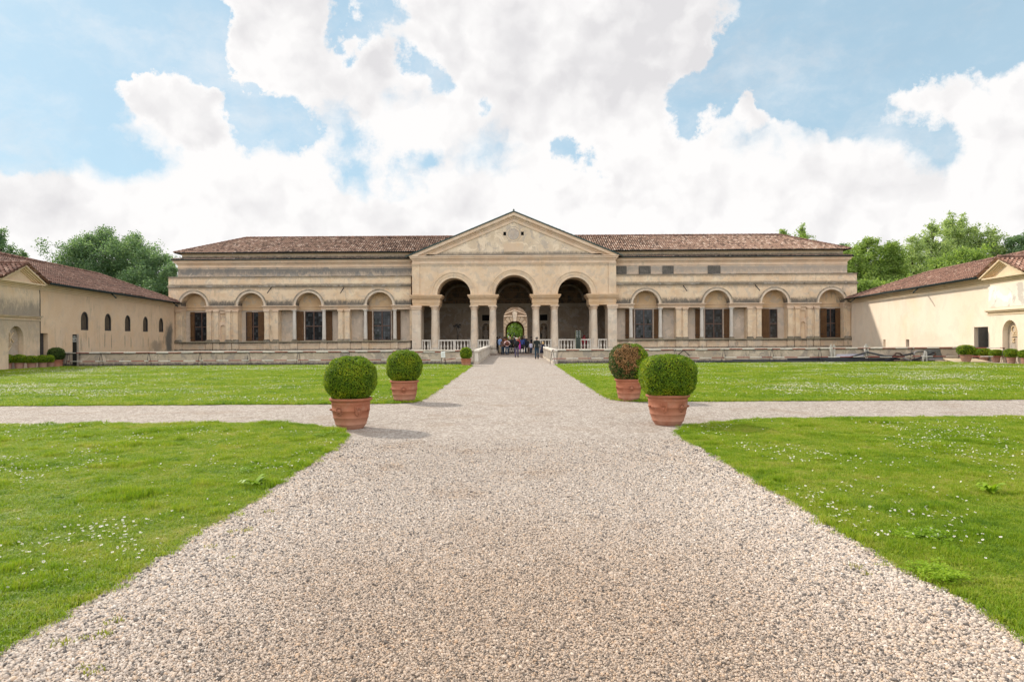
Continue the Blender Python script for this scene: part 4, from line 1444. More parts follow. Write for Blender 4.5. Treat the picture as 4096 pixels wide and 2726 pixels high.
    a_ = (D1 - .2, EW, 5.5) if True else 0
    b1 = MB()
    V = lambda D, w_, z: Vector(xf(D, w_, z))
    far, near = 70.05, 33.0
    sl_ = (RZ_ - 5.5) / (RW - EW)
    c0, c1, wi = ctr - hw - .02, ctr + hw + .02, .45          # the eave is cut back behind the little pediment
    roof_grid(b1, V(c1, EW, 5.50), V(far, EW, 5.50), V(c1, RW, RZ_), V(63.8, RW, RZ_), per=.26, row=.42)
    roof_grid(b1, V(c0, wi, 5.5 + (wi - EW) * sl_), V(c1, wi, 5.5 + (wi - EW) * sl_), V(c0, RW, RZ_), V(c1, RW, RZ_), per=.26, row=.42)
    roof_grid(b1, V(near, EW, 5.50), V(c0, EW, 5.50), V(near, RW, RZ_), V(c0, RW, RZ_), per=.26, row=.42)
    roof_grid(b1, V(far, EW, 5.50), V(far, 9.6, 5.50), V(63.8, RW, RZ_), V(63.8, RW, RZ_), per=.26, row=.42)
    for sg in (-1, 1):                     # little cross roof of the pavilion
        e0, e1 = V(ctr + sg * (hw + .14), -.55, 5.40), V(ctr + sg * (hw + .14), 3.2, 5.40)
        q0, q1 = V(ctr, -.55, AZ + .09), V(ctr, 1.7, AZ + .09)
        roof_grid(b1, e0, V(ctr + sg * (hw + .14), -.1, 5.40), q0, q1, per=.26, row=.42)
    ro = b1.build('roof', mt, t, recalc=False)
    W().add([(near, RW, RZ_ - .02), (63.8, RW, RZ_ - .02), (far, 9.6, 5.5), (near, 9.6, 5.5)], [(0, 1, 2, 3)]).build('roof', M_RIDGE, t)
    q = ridge_row(V(near, RW, RZ_ + .06) + Vector((0, 70, 0)), V(63.8, RW, RZ_ + .06) + Vector((0, 70, 0)), .13)
    q2 = ridge_row(V(far, EW + .1, 5.58) + Vector((0, 70, 0)), V(63.8, RW, RZ_ + .06) + Vector((0, 70, 0)), .13)
    q3 = ridge_row(V(ctr, -.5, AZ + .13) + Vector((0, 70, 0)), V(ctr, 1.7, AZ + .13) + Vector((0, 70, 0)), .12)
    for x in (q2, q3):
        o = len(q.v)
        q.v += x.v
        q.f += [[i + o for i in f_] for f_ in x.f]
        q.mi += x.mi
        q.sm += x.sm
    q.build('ridge_tiles', M_RIDGE, ro)
    gt = MB()
    gt.tube([V(PD0 + .15, EW - .06, 5.44), V(far, EW - .06, 5.44)], .08, 7)
    gt.build('gutter', M_GUT, t)
    for D in ((53.2, 67.2) if L else (52.5, 66.4)):
        o = MB().tube([V(D + .9, EW + .1, 5.40), V(D + .3, EW - .35, 5.16), V(D, EW - .6, 5.0)], .05, 7).build('rain_spout', M_GUT, t)
    if L:
        MB().tube([V(44.45, -.1, 5.25), V(44.6, -.05, 4.4), V(44.6, -.05, 0.0)], .028, 6).build('downpipe', M_IRON, t)
    return t


wing(-1)
wing(1)

# ================================================================== POTTED BOX BUSHES
def leaf_quads(n, pts, nrm, size, jit=.9):
    """small diamond leaves at pts facing about nrm"""
    r = rng.normal(size=(n, 3)) * jit + nrm
    r /= np.linalg.norm(r, axis=1)[:, None] + 1e-9
    a = np.cross(r, rng.normal(size=(n, 3)))
    a /= np.linalg.norm(a, axis=1)[:, None] + 1e-9
    c = np.cross(r, a)
    s = (size * rng.uniform(.6, 1.3, n))[:, None]
    v = np.stack([pts - a * s, pts - c * s * .5, pts + a * s, pts + c * s * .5], axis=1)
    return v.reshape(-1, 3)


def quads_obj(name, v, mats, parent, mi=None):
    me = bpy.data.meshes.new(name)
    n = len(v) // 4
    me.vertices.add(len(v))
    me.vertices.foreach_set('co', np.asarray(v, dtype=np.float32).ravel())
    me.loops.add(len(v))
    me.loops.foreach_set('vertex_index', np.arange(len(v), dtype=np.int32))
    me.polygons.add(n)
    me.polygons.foreach_set('loop_start', np.arange(0, 4 * n, 4, dtype=np.int32))
    for m in (mats if isinstance(mats, (list, tuple)) else [mats]):
        me.materials.append(m)
    if mi is not None:
        me.polygons.foreach_set('material_index', np.asarray(mi, dtype=np.int32))
    me.update(calc_edges=True)
    return put(name, me, parent)


def lump(d, seed, amp=.05, sc=3.0):
    return np.array([1 + amp * mnoise.noise(Vector(x) * sc + Vector((seed, 0, 0))) + amp * .7 * mnoise.noise(Vector(x) * sc * 2.6 + Vector((0, seed, 0))) for x in d])


def pot_mesh(mb, rw, h, rb, n=28):
    R0 = rw / 2
    B = R0 * .885
    f = lambda k: rb + (B - rb) * k
    bd = .0045
    pr = [(rb * .96, 0), (rb, .015), (f(.36), h * .13), (f(.38), h * .14), (f(.40) + bd, h * .15), (f(.41) + bd, h * .165), (f(.42), h * .175),
          (f(.70), h * .35), (f(.71) + bd, h * .36), (f(.73) + bd, h * .385), (f(.735), h * .395),
          (f(.92), h * .58), (f(.93) + bd * 1.3, h * .59), (f(.945) + bd * 1.3, h * .625), (f(.945), h * .635),
          (B, h * .80), (B * 1.005 + bd * .6, h * .81), (B * 1.005 + bd * .6, h * .835), (B * 1.0, h * .84), (B * 1.0, h * .875), (R0 * .945, h * .905), (R0 * .99, h * .925), (R0, h * .95), (R0 * .99, h * .98), (R0 * .95, h), (R0 * .87, h * .99), (R0 * .83, h * .93)]
    mb.lathe(0, 0, pr, n)
    return pr


def radius_at(pr, z):
    for (r0, z0), (r1, z1) in zip(pr, pr[1:]):
        if z0 <= z <= z1 and z1 > z0:
            return r0 + (r1 - r0) * (z - z0) / (z1 - z0)
    return pr[-1][0]


def potted(x, y, rw, h, rb, bw, bh, label, group, nleaf, lsize, mat=M_BOX, potmat=M_POT, emblems=(), brown=False, seed=0, squash=2.4, rz=0.0, zoff=0.0):
    t = thing('potted_boxwood', label, 'potted bush', (x, y, 0.0), rz, group)
    mb = MB()
    pr = pot_mesh(mb, rw, h, rb)
    po = mb.build('pot', potmat, t)
    MB().lathe(0, 0, [(rw * .41, h * .90), (rw * .41, h * .935), (.02, h * .95)], 16).build('soil', M_SOIL, t)
    for kind, ang in emblems:
        e = MB()
        z0 = h * .60
        rr = radius_at(pr, z0)
        zsl = Vector((math.cos(ang), math.sin(ang), 0))
        ta = Vector((-math.sin(ang), math.cos(ang), 0))

        def Q(u, v, d):
            q = rr + d + (radius_at(pr, z0 + v) - rr) * .9
            a2 = ang + u / rr
            return (math.cos(a2) * q, math.sin(a2) * q, z0 + v)
        if kind == 'sun':
            for k in range(14):
                a = 2 * PI * k / 14
                for (c0, c1, w_) in ((.05, .098, .010),):
                    p0, p1 = Q(c0 * math.cos(a), c0 * math.sin(a), .008), Q(c1 * math.cos(a), c1 * math.sin(a), .004)
                    e.tube([p0, p1], [.011, .003], 5)
            n = 10
            vs = [Q(0, 0, .035)] + [Q(.028 * math.cos(2 * PI * k / n), .03 * math.sin(2 * PI * k / n), .028) for k in range(n)] + [Q(.052 * math.cos(2 * PI * k / n), .055 * math.sin(2 * PI * k / n), -.004) for k in range(n)]
            fs = [(0, 1 + k, 1 + (k + 1) % n) for k in range(n)] + [(1 + k, 1 + n + k, 1 + n + (k + 1) % n, 1 + (k + 1) % n) for k in range(n)]
            e.add(vs, fs, True)
            for u in (-.018, .018):
                e.tube([Q(u, .012, .03), Q(u, .016, .042)], [.006, .004], 5)
            e.tube([Q(0, .008, .032), Q(0, -.012, .046)], [.004, .008], 5)
            e.tube([Q(-.014, -.025, .03), Q(.014, -.025, .03)], .004, 5)
        else:
            sh = [(-.062, .085), (.062, .085), (.066, .0), (.055, -.06), (.0, -.105), (-.055, -.06), (-.066, .0)]
            n = len(sh)
            e.add([Q(u, v, .022) for u, v in sh] + [Q(u * 1.08, v * 1.06, -.004) for u, v in sh], [list(range(n))] + [(i, (i + 1) % n, n + (i + 1) % n, n + i) for i in range(n)])
            for u in (-.03, 0, .03):
                e.tube([Q(u, .075, .02), Q(u, .02, .03)], [.009, .007], 5)
            e.tube([Q(-.045, .05, .026), Q(.045, .05, .026)], .006, 5)
            e.tube([Q(0, .02, .028), Q(0, -.07, .028)], [.02, .012], 5)
        e.build('emblem', potmat, po)
    if emblems:                             # small lugs at the widest band
        for a in (PI + .25, -.15 - .1):
            e = MB()
            r1 = radius_at(pr, h * .61)
            e.tube([(math.cos(a) * (r1 - .01), math.sin(a) * (r1 - .01), h * .61), (math.cos(a) * (r1 + .035), math.sin(a) * (r1 + .035), h * .63)], [.03, .015], 6)
            e.build('lug', potmat, po)
    # crown
    n = nleaf
    d = rng.normal(size=(n, 3))
    d /= np.linalg.norm(d, axis=1)[:, None]
    d = d[d[:, 2] > -.93]
    n = len(d)
    k = (np.abs(d[:, 0]) ** squash + np.abs(d[:, 1]) ** squash + np.abs(d[:, 2]) ** squash) ** (-1 / squash)
    rad = k * lump(d, seed)
    rad *= 1 - np.abs(rng.normal(size=n)) * .045
    hz = bh * .5
    p = d * rad[:, None] * np.array([bw / 2, bw / 2, hz])
    p[:, 2] += h * .93 + hz * .94 + zoff
    v = leaf_quads(n, p, d * 1.1, lsize)
    mi = np.zeros(n, dtype=np.int32)
    if brown:
        q = np.array([mnoise.noise(Vector(x) * 2.6 + Vector((5, 2, 0))) + .7 * mnoise.noise(Vector(x) * 6) + .4 * mnoise.noise(Vector(x) * 14) for x in d])
        # scorched patch on the near left, ragged, running down from the top
        c0 = np.array([-.22, -.93, .28])
        f = d @ c0 + q * .38 + rng.normal(size=n) * .07 + .12 * d[:, 2]
        mi[f > .84] = 2
        e_ = (d[:, 0] < .15 + q * .3) & (mi == 0)
        mi[e_] = 1
        mi[e_ & (rng.random(n) < .14)] = 2
        mats = [M_BOX, M_BOXD, M_BROWN]
    else:
        mats = [mat]
    cr = quads_obj('crown', v, mats, t, mi)
    core = MB()
    core.lathe(0, 0, [(max(.02, math.cos(a)) * bw * .46, h * .93 + zoff + hz * .94 + math.sin(a) * hz * .92) for a in np.linspace(-1.3, 1.5, 9)], 16)
    core.build('twigs', M_CORE, cr)
    st = MB()
    for q in range(5):
        a = rng.uniform(0, 6.28)
        st.tube([(.03 * math.cos(a), .03 * math.sin(a), h * .9), (.16 * math.cos(a), .16 * math.sin(a), h * 1.12 + zoff)], [.014, .008], 5)
    st.build('stem', M_BARK, t)
    return t


G4 = 'box balls in terracotta pots at the crossing of the paths'
potted(-3.13, 13.15, .82, .59, .245, .98, .86, 'round box ball in a faded pot with sun and shield reliefs, near left lawn corner', G4, 24000, .0155, emblems=(('sun', -PI / 2 - .42), ('shield', -PI / 2 + .62)), seed=1)
potted(3.03, 13.4, .86, .60, .255, 1.08, .84, 'squat wide box ball in a pot with a shield relief, nearest the right lawn corner', G4, 26000, .0155, emblems=(('shield', -PI / 2 - .42), ('sun', -PI / 2 + .55)), seed=2, squash=2.9)
potted(-2.95, 18.5, .79, .59, .25, .96, .88, 'round box ball in an orange pot with a sun relief, beyond the cross path left', G4, 18000, .017, emblems=(('sun', -PI / 2 + .1),), seed=3)
potted(3.12, 18.45, .77, .60, .25, 1.06, 1.02, 'half scorched brown box bush in an orange pot beyond the cross path', G4, 14000, .021, mat=M_BOXD, emblems=(('sun', -PI / 2 + .05),), brown=True, seed=4)
potted(-2.9, 42.1, .68, .46, .24, .74, .74, 'small round box ball in a pot by the left bridge parapet', 'box balls standing near the pond walls', 4500, .028, seed=5)
GL = 'box bushes in dusty pots along the left wing'
LROW = [(-4, 1477, 41.0, .54, .38, .66, .56, 'leftmost small box ball, cut by the photo edge, in front of the left pavilion'),
        (29, 1476, 41.3, .54, .37, .68, .57, 'small round dark box ball in a dusty pot before the left wing relief niche'),
        (77, 1474, 41.6, .56, .37, .76, .56, 'plump small box ball just right of the relief niche, left wing'),
        (126, 1473, 41.9, .54, .36, .78, .48, 'low flat small box ball left of the dark door, left wing'),
        (170, 1472, 42.3, .52, .36, .74, .50, 'small box ball in front of the dark door, left wing'),
        (199, 1468, 43.2, .54, .34, .50, .50, 'small box ball half hidden behind the larger pot beside the dark door')]
for i, (px, py, D, rw, h, bw, bh, lab) in enumerate(LROW):
    potted((px - VX) * D / FPX, D, rw, h, .19, bw, bh, lab, GL, 2600, .03, mat=M_BOX, potmat=M_POTD, seed=10 + i)
potted(-29.75, 44.45, .84, .46, .34, .96, .86, 'large round box ball in a wide pot between the dark door and the sign pillar', GL, 4200, .030, mat=M_BOXD, seed=20)
GR_ = 'box bushes in dusty pots along the right wing'
RROW = [(3864, 1452, 42.6, .70, .50, .98, .66, 'largest box ball on the right, in front of the open doorway of the wing', M_POTD),
        (3900, 1438, 45.0, .56, .38, .50, .5, 'small box ball hidden behind the largest pot by the open doorway', M_POTD),
        (3934, 1441, 44.2, .62, .40, .80, .50, 'low box ball standing before the open doorway of the right wing', M_POTD),
        (3984, 1445, 42.6, .52, .36, .74, .48, 'small box ball between the open doorway and the right relief niche', M_POTD),
        (4044, 1450, 41.0, .52, .38, .72, .54, 'small box ball in front of the right relief niche', M_POTD),
        (4102, 1453, 39.9, .52, .38, .70, .5, 'rightmost box ball, cut by the photo edge', M_POTD)]
for i, (px, py, D, rw, h, bw, bh, lab, pm) in enumerate(RROW):
    potted((px - VX) * D / FPX, D, rw, h, .18, bw, bh, lab, GR_, 2800, .03, mat=M_BOX, potmat=pm, seed=30 + i, squash=2.7)

# ================================================================== BARRIERS
def stripes():
    m, t, b_ = new_mat('red and white barrier paint')
    uv = t.node('ShaderNodeTexCoord').outputs['Object']
    x = t.math('FRACT', t.math('ADD', t.math('MULTIPLY', t.xyz(uv)[0], 1 / 1.62), t.node('ShaderNodeObjectInfo').outputs['Random']))
    n = t.noise(uv, 5, 5, .6)
    red = t.mix(t.step(n, .3, .7), (0.23, 0.045, 0.035), (0.33, 0.095, 0.06))
    wh = t.mix(t.step(n, .35, .8), (0.66, 0.63, 0.58), (0.5, 0.45, 0.4))
    bs(t, b_, col=t.mix(t.math('GREATER_THAN', x, .52), red, wh), rough=.6, spec=.3)
    return m


M_STRIPE = stripes()
ORD = ['first', 'second', 'third', 'fourth', 'fifth', 'sixth', 'seventh', 'eighth', 'ninth', 'tenth']
ONE = {}


def trestle(x, y, label, lean=0.0):
    t = thing('barrier_trestle', label, 'barrier stand', (x, y, 0), random.uniform(-.06, .06), 'steel barrier stands along the pond walls')
    for s in (-1, 1):
        k = ('leg', s)
        if k not in ONE:
            o = MB().tube([(s * .17, 0, 0), (s * .02, 0, .90)], .016, 6).build('leg', M_IRON, t)
            ONE[k] = o.data
        else:
            put('leg', ONE[k], t)
    for z, nm in ((.90, 'top_cradle'), (.36, 'low_cradle')):
        if nm not in ONE:
            o = MB().tube([(-.05, -.05, z + .05), (0, -.05, z - .045), (.05, -.05, z + .05)], .012, 5).box(-.035, .035, -.02, .02, z - .05, z - .02).build('cradle', M_PIPER, t)
            ONE[nm] = o.data
        else:
            put('cradle', ONE[nm], t)
    return t


def pole(a, c, label, sag=.01):
    a, c = Vector(a), Vector(c)
    L = (c - a).length
    o = MB().tube([(0, 0, 0), (L * .5, 0, -sag), (L, 0, 0)], .024, 7).build('barrier_pole', M_STRIPE)
    d = (c - a).normalized()
    o.matrix_world = Matrix.Translation(a) @ d.to_track_quat('X', 'Z').to_matrix().to_4x4()
    tag(o, label, 'barrier pole', 'red and white striped barrier poles')
    return o


def run(xs, y, side):
    for i, x in enumerate(xs):
        trestle(x, y, f'{ORD[i]} rusty A shaped barrier stand counted from the outer end, before the {side} pond wall')
    for i, (x0, x1) in enumerate(zip(xs, xs[1:])):
        for z, nm in ((.90, 'upper'), (.36, 'lower')):
            dz0, dz1 = random.uniform(-.015, .015), random.uniform(-.015, .015)
            pole((x0 - .03, y - .05, z + dz0), (x1 + .03, y - .05, z + dz1), f'{nm} striped pole in the {ORD[i]} barrier span from the outer end, {side} pond wall')


run([-28.7, -26.6, -23.5, -20.2, -17.05, -13.85, -10.6, -7.5], 44.05, 'left')
run([28.85, 25.75, 22.8, 19.8, 16.7, 13.6, 10.46, 6.7, 2.55], 44.05, 'right')
pole((-7.5, 44.0, .88), (-4.55, 43.3, .84), 'upper striped pole sloping down to the stand with the white notice')
pole((-7.5, 44.0, .35), (-4.55, 43.3, .33), 'lower striped pole ending at the stand with the white notice')
pole((-4.5, 43.3, .84), (-2.8, 44.2, .98), 'short upper striped pole from the notice stand towards the left parapet')
pole((-4.5, 43.3, .33), (-2.8, 44.2, .52), 'short lower striped pole running behind the small potted ball')
nt = thing('notice_stand', 'black stand with a white printed notice in front of the left pond wall', 'notice stand', (-4.42, 43.2, 0))
for s in (-1, 1):
    MB().tube([(s * .17, 0, 0), (s * .03, 0, .95)], .02, 6).build('leg', M_IRON, nt)
o = MB().hexa([(-.13, -.05, .50), (.13, -.05, .50), (.13, -.04, .50), (-.13, -.04, .50), (-.15, -.05, .86), (.11, -.05, .90), (.11, -.04, .90), (-.15, -.04, .86)]).build('notice', M_PAPER, nt)
b = MB()
for k in range(6):
    b.box(-.09, .06 + .02 * (k % 2), -.054, -.0505, .56 + k * .045, .568 + k * .045)
b.build('text_lines', M_SIGNG, o)
trestle(29.9, 41.6, 'rusty barrier stand at the far right near the relief niche, past the pond wall')
pole((28.85, 44.0, .90), (29.9, 41.55, .93), 'upper striped pole turning towards the right wing in front of the small pots')
pole((28.85, 44.0, .36), (29.9, 41.55, .40), 'lower striped pole turning towards the right wing behind the largest pot')

# ================================================================== SIGN PILLARS
sg = thing('sign_pillar', 'tall black information pillar with grey bands by the left wing', 'sign', (-28.59, 44.6, 0))
MB().box(-.15, .13, -.07, .07, 0, 2.11).build('panel', M_SIGN, sg, bevel=.004)
MB().box(.131, .17, -.075, .075, 0, 2.13).build('edge', M_STEEL, sg)
for z0, z1 in ((1.80, 1.90), (1.61, 1.71)):
    MB().box(-.14, .125, -.078, -.0705, z0, z1).build('grey_band', M_SIGNG, sg)
b = MB()
for z, x0, x1 in ((1.955, -.12, -.08), (1.955, -.06, .06), (1.755, -.12, .0), (1.755, .07, .12)):
    b.box(x0, x1, -.077, -.0705, z, z + .035)
b.build('lettering', M_SIGNW, sg)
tg = thing('sign_pillar', 'dark green glass sign panel standing at the balustrade of the right loggia arch', 'sign', (6.62, 69.3, .42))
MB().box(-.24, .22, -.05, .05, 0, 1.98).build('panel', plain('dark green glass', (0.012, 0.028, 0.018), .15, .5, var=.2), tg)
MB().box(-.265, -.241, -.055, .055, 0, 2.0).box(.221, .245, -.055, .055, 0, 2.0).build('edge', plain('brass edge', (0.30, 0.30, 0.16), .4, .5, .3), tg)
b = MB()
for z in (1.92, 1.70, 1.52, 1.36):
    b.box(-.20, -.05, -.056, -.0505, z, z + .035)
    b.box(.13, .19, -.056, -.0505, z, z + .045)
b.build('lettering', M_SIGNW, tg)
ps = thing('flower_sculpture', 'thin black stand with drooping dark flower heads inside the left loggia arch', 'sculpture', (-5.95, 73.0, .1))
b = MB()
b.tube([(0, 0, 0), (.02, 0, 1.4), (-.02, 0, 2.4), (-.22, 0, 3.0)], [.06, .035, .03, .02], 6)
b.tube([(.01, 0, 1.2), (.18, .02, 2.2), (.12, 0, 3.0), (.0, 0, 3.15)], [.03, .025, .02, .02], 6)
b.lathe(0, 0, [(.16, 0), (.16, .05), (.06, .12)], 12)
b.build('stand', M_IRON, ps)
for x, z in ((-.3, 2.9), (-.08, 3.05), (.02, 2.85), (.32, 3.02), (.2, 2.8)):
    b = MB()
    for k in range(14):
        a, e_ = random.uniform(0, 6.28), random.uniform(-1, 1)
        b.tube([(x, 0, z), (x + .17 * math.cos(a) * math.cos(e_), .17 * math.sin(a) * math.cos(e_), z + .17 * math.sin(e_) - .04)], [.035, .02], 5)
    b.tube([(x, 0, z), (.1, 0, 2.95)], .015, 5)
    b.build('flower_head', M_IRON, ps)

# ================================================================== HEAP OF PIPES BEFORE THE RIGHT POND WALL
def pipe(pts, r, mat, label, group='pipes heaped before the right pond wall', name='pipe', n=9):
    o = MB().tube(pts, r, n).build(name, mat)
    return tag(o, label, 'pipe', group)


PY = 44.55
def gp(px, py, D):
    return at(px, py, D)


lp = [((2785, 1447), (3090, 1448), .07, 44.45, 'thick black pipe lying furthest left at the wall foot'),
      ((2930, 1440), (3340, 1444), .05, 44.6, 'long thin black pipe on top of the left end of the heap'),
      ((3000, 1447), (3560, 1444), .06, 44.3, 'long black pipe along the front of the heap'),
      ((3150, 1436), (3610, 1425), .055, 44.6, 'long black pipe rising gently to the right across the heap'),
      ((3060, 1443), (3500, 1436), .05, 44.72, 'long black pipe at the back of the heap against the wall'),
      ((3280, 1437), (3600, 1436), .06, 44.5, 'black pipe in the middle layer of the heap'),
      ((3300, 1446), (3570, 1447), .055, 44.2, 'black pipe lying lowest in the middle of the heap')]
for (a, c, r, D, lab) in lp:
    p, q = gp(*a, D), gp(*c, D)
    p.z, q.z = max(p.z, r), max(q.z, r)
    m_ = (p + q) / 2 + Vector((0, 0, .02))
    pipe([p, m_, q], r, M_PIPE, lab)
D = 44.4
pipe([gp(3400, 1428, D), gp(3448, 1414, D), gp(3462, 1410, D)], .055, M_PIPE, 'black pipe leaning up to the left side of the concrete post')
pipe([gp(3466, 1407, D), gp(3540, 1423, D), gp(3600, 1424, D)], .055, M_PIPE, 'black pipe leaning down from the right side of the concrete post')
pipe([gp(3572, 1425, D), gp(3585, 1411, D), gp(3600, 1413, D), gp(3612, 1423, D)], .06, M_PIPER, 'rusty bent pipe elbow arching over the heap')
pipe([gp(3612, 1428, 44.2), gp(3650, 1448, 44.1)], .062, M_PIPEG, 'short pale grey pipe sloping down at the right of the heap')
pipe([gp(3576, 1444, 44.1), gp(3610, 1444, 44.1)], .085, M_PIPER, 'short fat rusty pipe stub lying at the front of the heap')
pipe([gp(3658, 1446, 44.3), gp(3656, 1410, 44.3), gp(3668, 1405, 44.3), gp(3692, 1404, 44.3)], .075, M_PIPEG, 'grey upright pipe with an elbow on top at the right of the heap')
pipe([gp(3540, 1440, D), gp(3600, 1424, D), gp(3655, 1412, D)], .06, M_PIPE, 'black pipe propped against the grey upright elbow')
pipe([gp(3640, 1444, 44.5), gp(3700, 1424, 44.5), gp(3738, 1408, 44.5)], .055, M_PIPE, 'black pipe rising to the right with a capped end')
pipe([gp(3738, 1407, 44.45), gp(3743, 1414, 44.45), gp(3734, 1426, 44.45)], .06, M_PIPER, 'small dark elbow at the tip of the rightmost rising pipe')
pipe([gp(3712, 1437, 44.35), gp(3825, 1438, 44.35)], .085, M_PIPEG, 'long grey plastic pipe lying flat at the right end')
pipe([gp(3690, 1449, 44.0), gp(3700, 1404, 44.3)], .07, M_CONC, 'pale mottled post leaning right of the grey elbow', 'posts standing in the pipe heap', 'leaning_post')
pipe([gp(3707, 1449, 44.0), gp(3704, 1406, 44.3)], .06, M_CONC, 'second pale mottled post leaning against its neighbour', 'posts standing in the pipe heap', 'leaning_post')
for px0, py0, py1, r, lab in ((3324, 1380, 1432, .065, 'thin white concrete post, left one of the close pair'), (3336, 1380, 1430, .065, 'thin white concrete post, right one of the close pair'),
                              (3465, 1379, 1447, .115, 'thick white concrete post rising from the middle of the pipe heap')):
    p, q = gp(px0, py0, 44.62), gp(px0 + 2, py1, 44.62)
    b = MB()
    b.box(p.x - r, p.x + r, 44.62 - r, 44.62 + r, 0, p.z - .05)
    b.lathe(p.x, 44.62, [(r * .5, p.z - .05), (r * .8, p.z), (r * .3, p.z + .06)], 8)
    for k in range(3):
        b.tube([(p.x, 44.62, p.z), (p.x + random.uniform(-.15, .15), 44.62, p.z + random.uniform(.03, .08))], .012, 4)
    tag(b.build('concrete_post', M_CONC, bevel=.01), lab, 'post', 'white concrete posts by the pipe heap')
p, q = gp(3330, 1416, 44.75), gp(3475, 1433, 44.75)
b = MB()
b.hexa([(p.x, 44.70, .06), (q.x, 44.70, .06), (q.x, 44.76, .06), (p.x, 44.76, .06), (p.x + .3, 44.76, p.z), (q.x, 44.76, p.z + .02), (q.x, 44.8, p.z + .02), (p.x + .3, 44.8, p.z)])
tag(b.build('plastic_sheet', M_TARP), 'lilac plastic sheet leaning on the wall behind the pipes', 'sheet')
p, q = gp(3698, 1399, 44.8), gp(3762, 1434, 44.8)
b = MB()
vs, fs = [], []
for i in range(9):
    for j in range(6):
        u, v_ = i / 8, j / 5
        vs.append((p.x + (q.x - p.x) * (u + .09 * (1 - v_) * (u - .2)), 44.80 - .34 * (1 - v_) ** 2 + .03 * math.sin(u * 9), p.z * v_ + .03))
for i in range(8):
    for j in range(5):
        a = i * 6 + j
        fs.append((a, a + 6, a + 7, a + 1))
b.add(vs, fs, True)
o = b.build('rubber_sheet', M_TARPD)
o.modifiers.new('thick', 'SOLIDIFY').thickness = .02
tag(o, 'dark rubber sheet draped on the wall at the right end of the pipes', 'sheet')
for (px0, px1, D, h, lab) in ((3742, 3784, 44.2, .10, 'short pale wooden plank on the ground under the grey pipe'), (3782, 3796, 44.0, .2, 'small wooden trestle block left of the pale ramp board')):
    x0, x1 = (px0 - VX) * D / FPX, (px1 - VX) * D / FPX
    tag(MB().box(x0, x1, D - .1, D + .1, 0, h).build('wooden_block', M_PLYW, bevel=.02), lab, 'plank')
x0, x1 = (3800 - VX) * 43.3 / FPX, (3945 - VX) * 43.3 / FPX
b = MB()
b.hexa([(x0, 42.9, .004), (x1, 42.9, .004), (x1 - .25, 43.9, .16), (x0 - .1, 43.9, .20), (x0, 42.88, .04), (x1, 42.88, .04), (x1 - .25, 43.88, .20), (x0 - .1, 43.88, .24)])
tag(b.build('ramp_board', M_PLYW, bevel=.008), 'pale plywood ramp board on the ground beside the largest right pot', 'board')
tag(MB().tube([gp(2708, 1422, 44.72), gp(2735, 1400, 44.78), gp(2758, 1421, 44.72)], .03, 6).build('angle_iron', M_IRON), 'dark bent iron bracket leaning on the right pond wall like a roof', 'bracket')

# ================================================================== PEOPLE
CLOTH = {}


def cloth(col, rough=.85):
    if col not in CLOTH:
        CLOTH[col] = plain('cloth %d' % len(CLOTH), col, rough, .2, var=.25, scale=9)
    return CLOTH[col]


M_SKIN = plain('skin', (0.50, 0.30, 0.22), .6, .3, var=.06)


def skinned(name, verts, edges, radii, mat, parent=None, sub=1):
    me = bpy.data.meshes.new(name)
    me.from_pydata(verts, edges, [])
    me.materials.append(mat)
    o = put(name, me, parent)
    md = o.modifiers.new('skin', 'SKIN')
    md.use_smooth_shade = True
    for i, r in enumerate(radii):
        me.skin_vertices[0].data[i].radius = (r, r) if not isinstance(r, tuple) else r
    me.skin_vertices[0].data[0].use_root = True
    o.modifiers.new('sub', 'SUBSURF').levels = sub
    o.modifiers['sub'].render_levels = sub
    return o


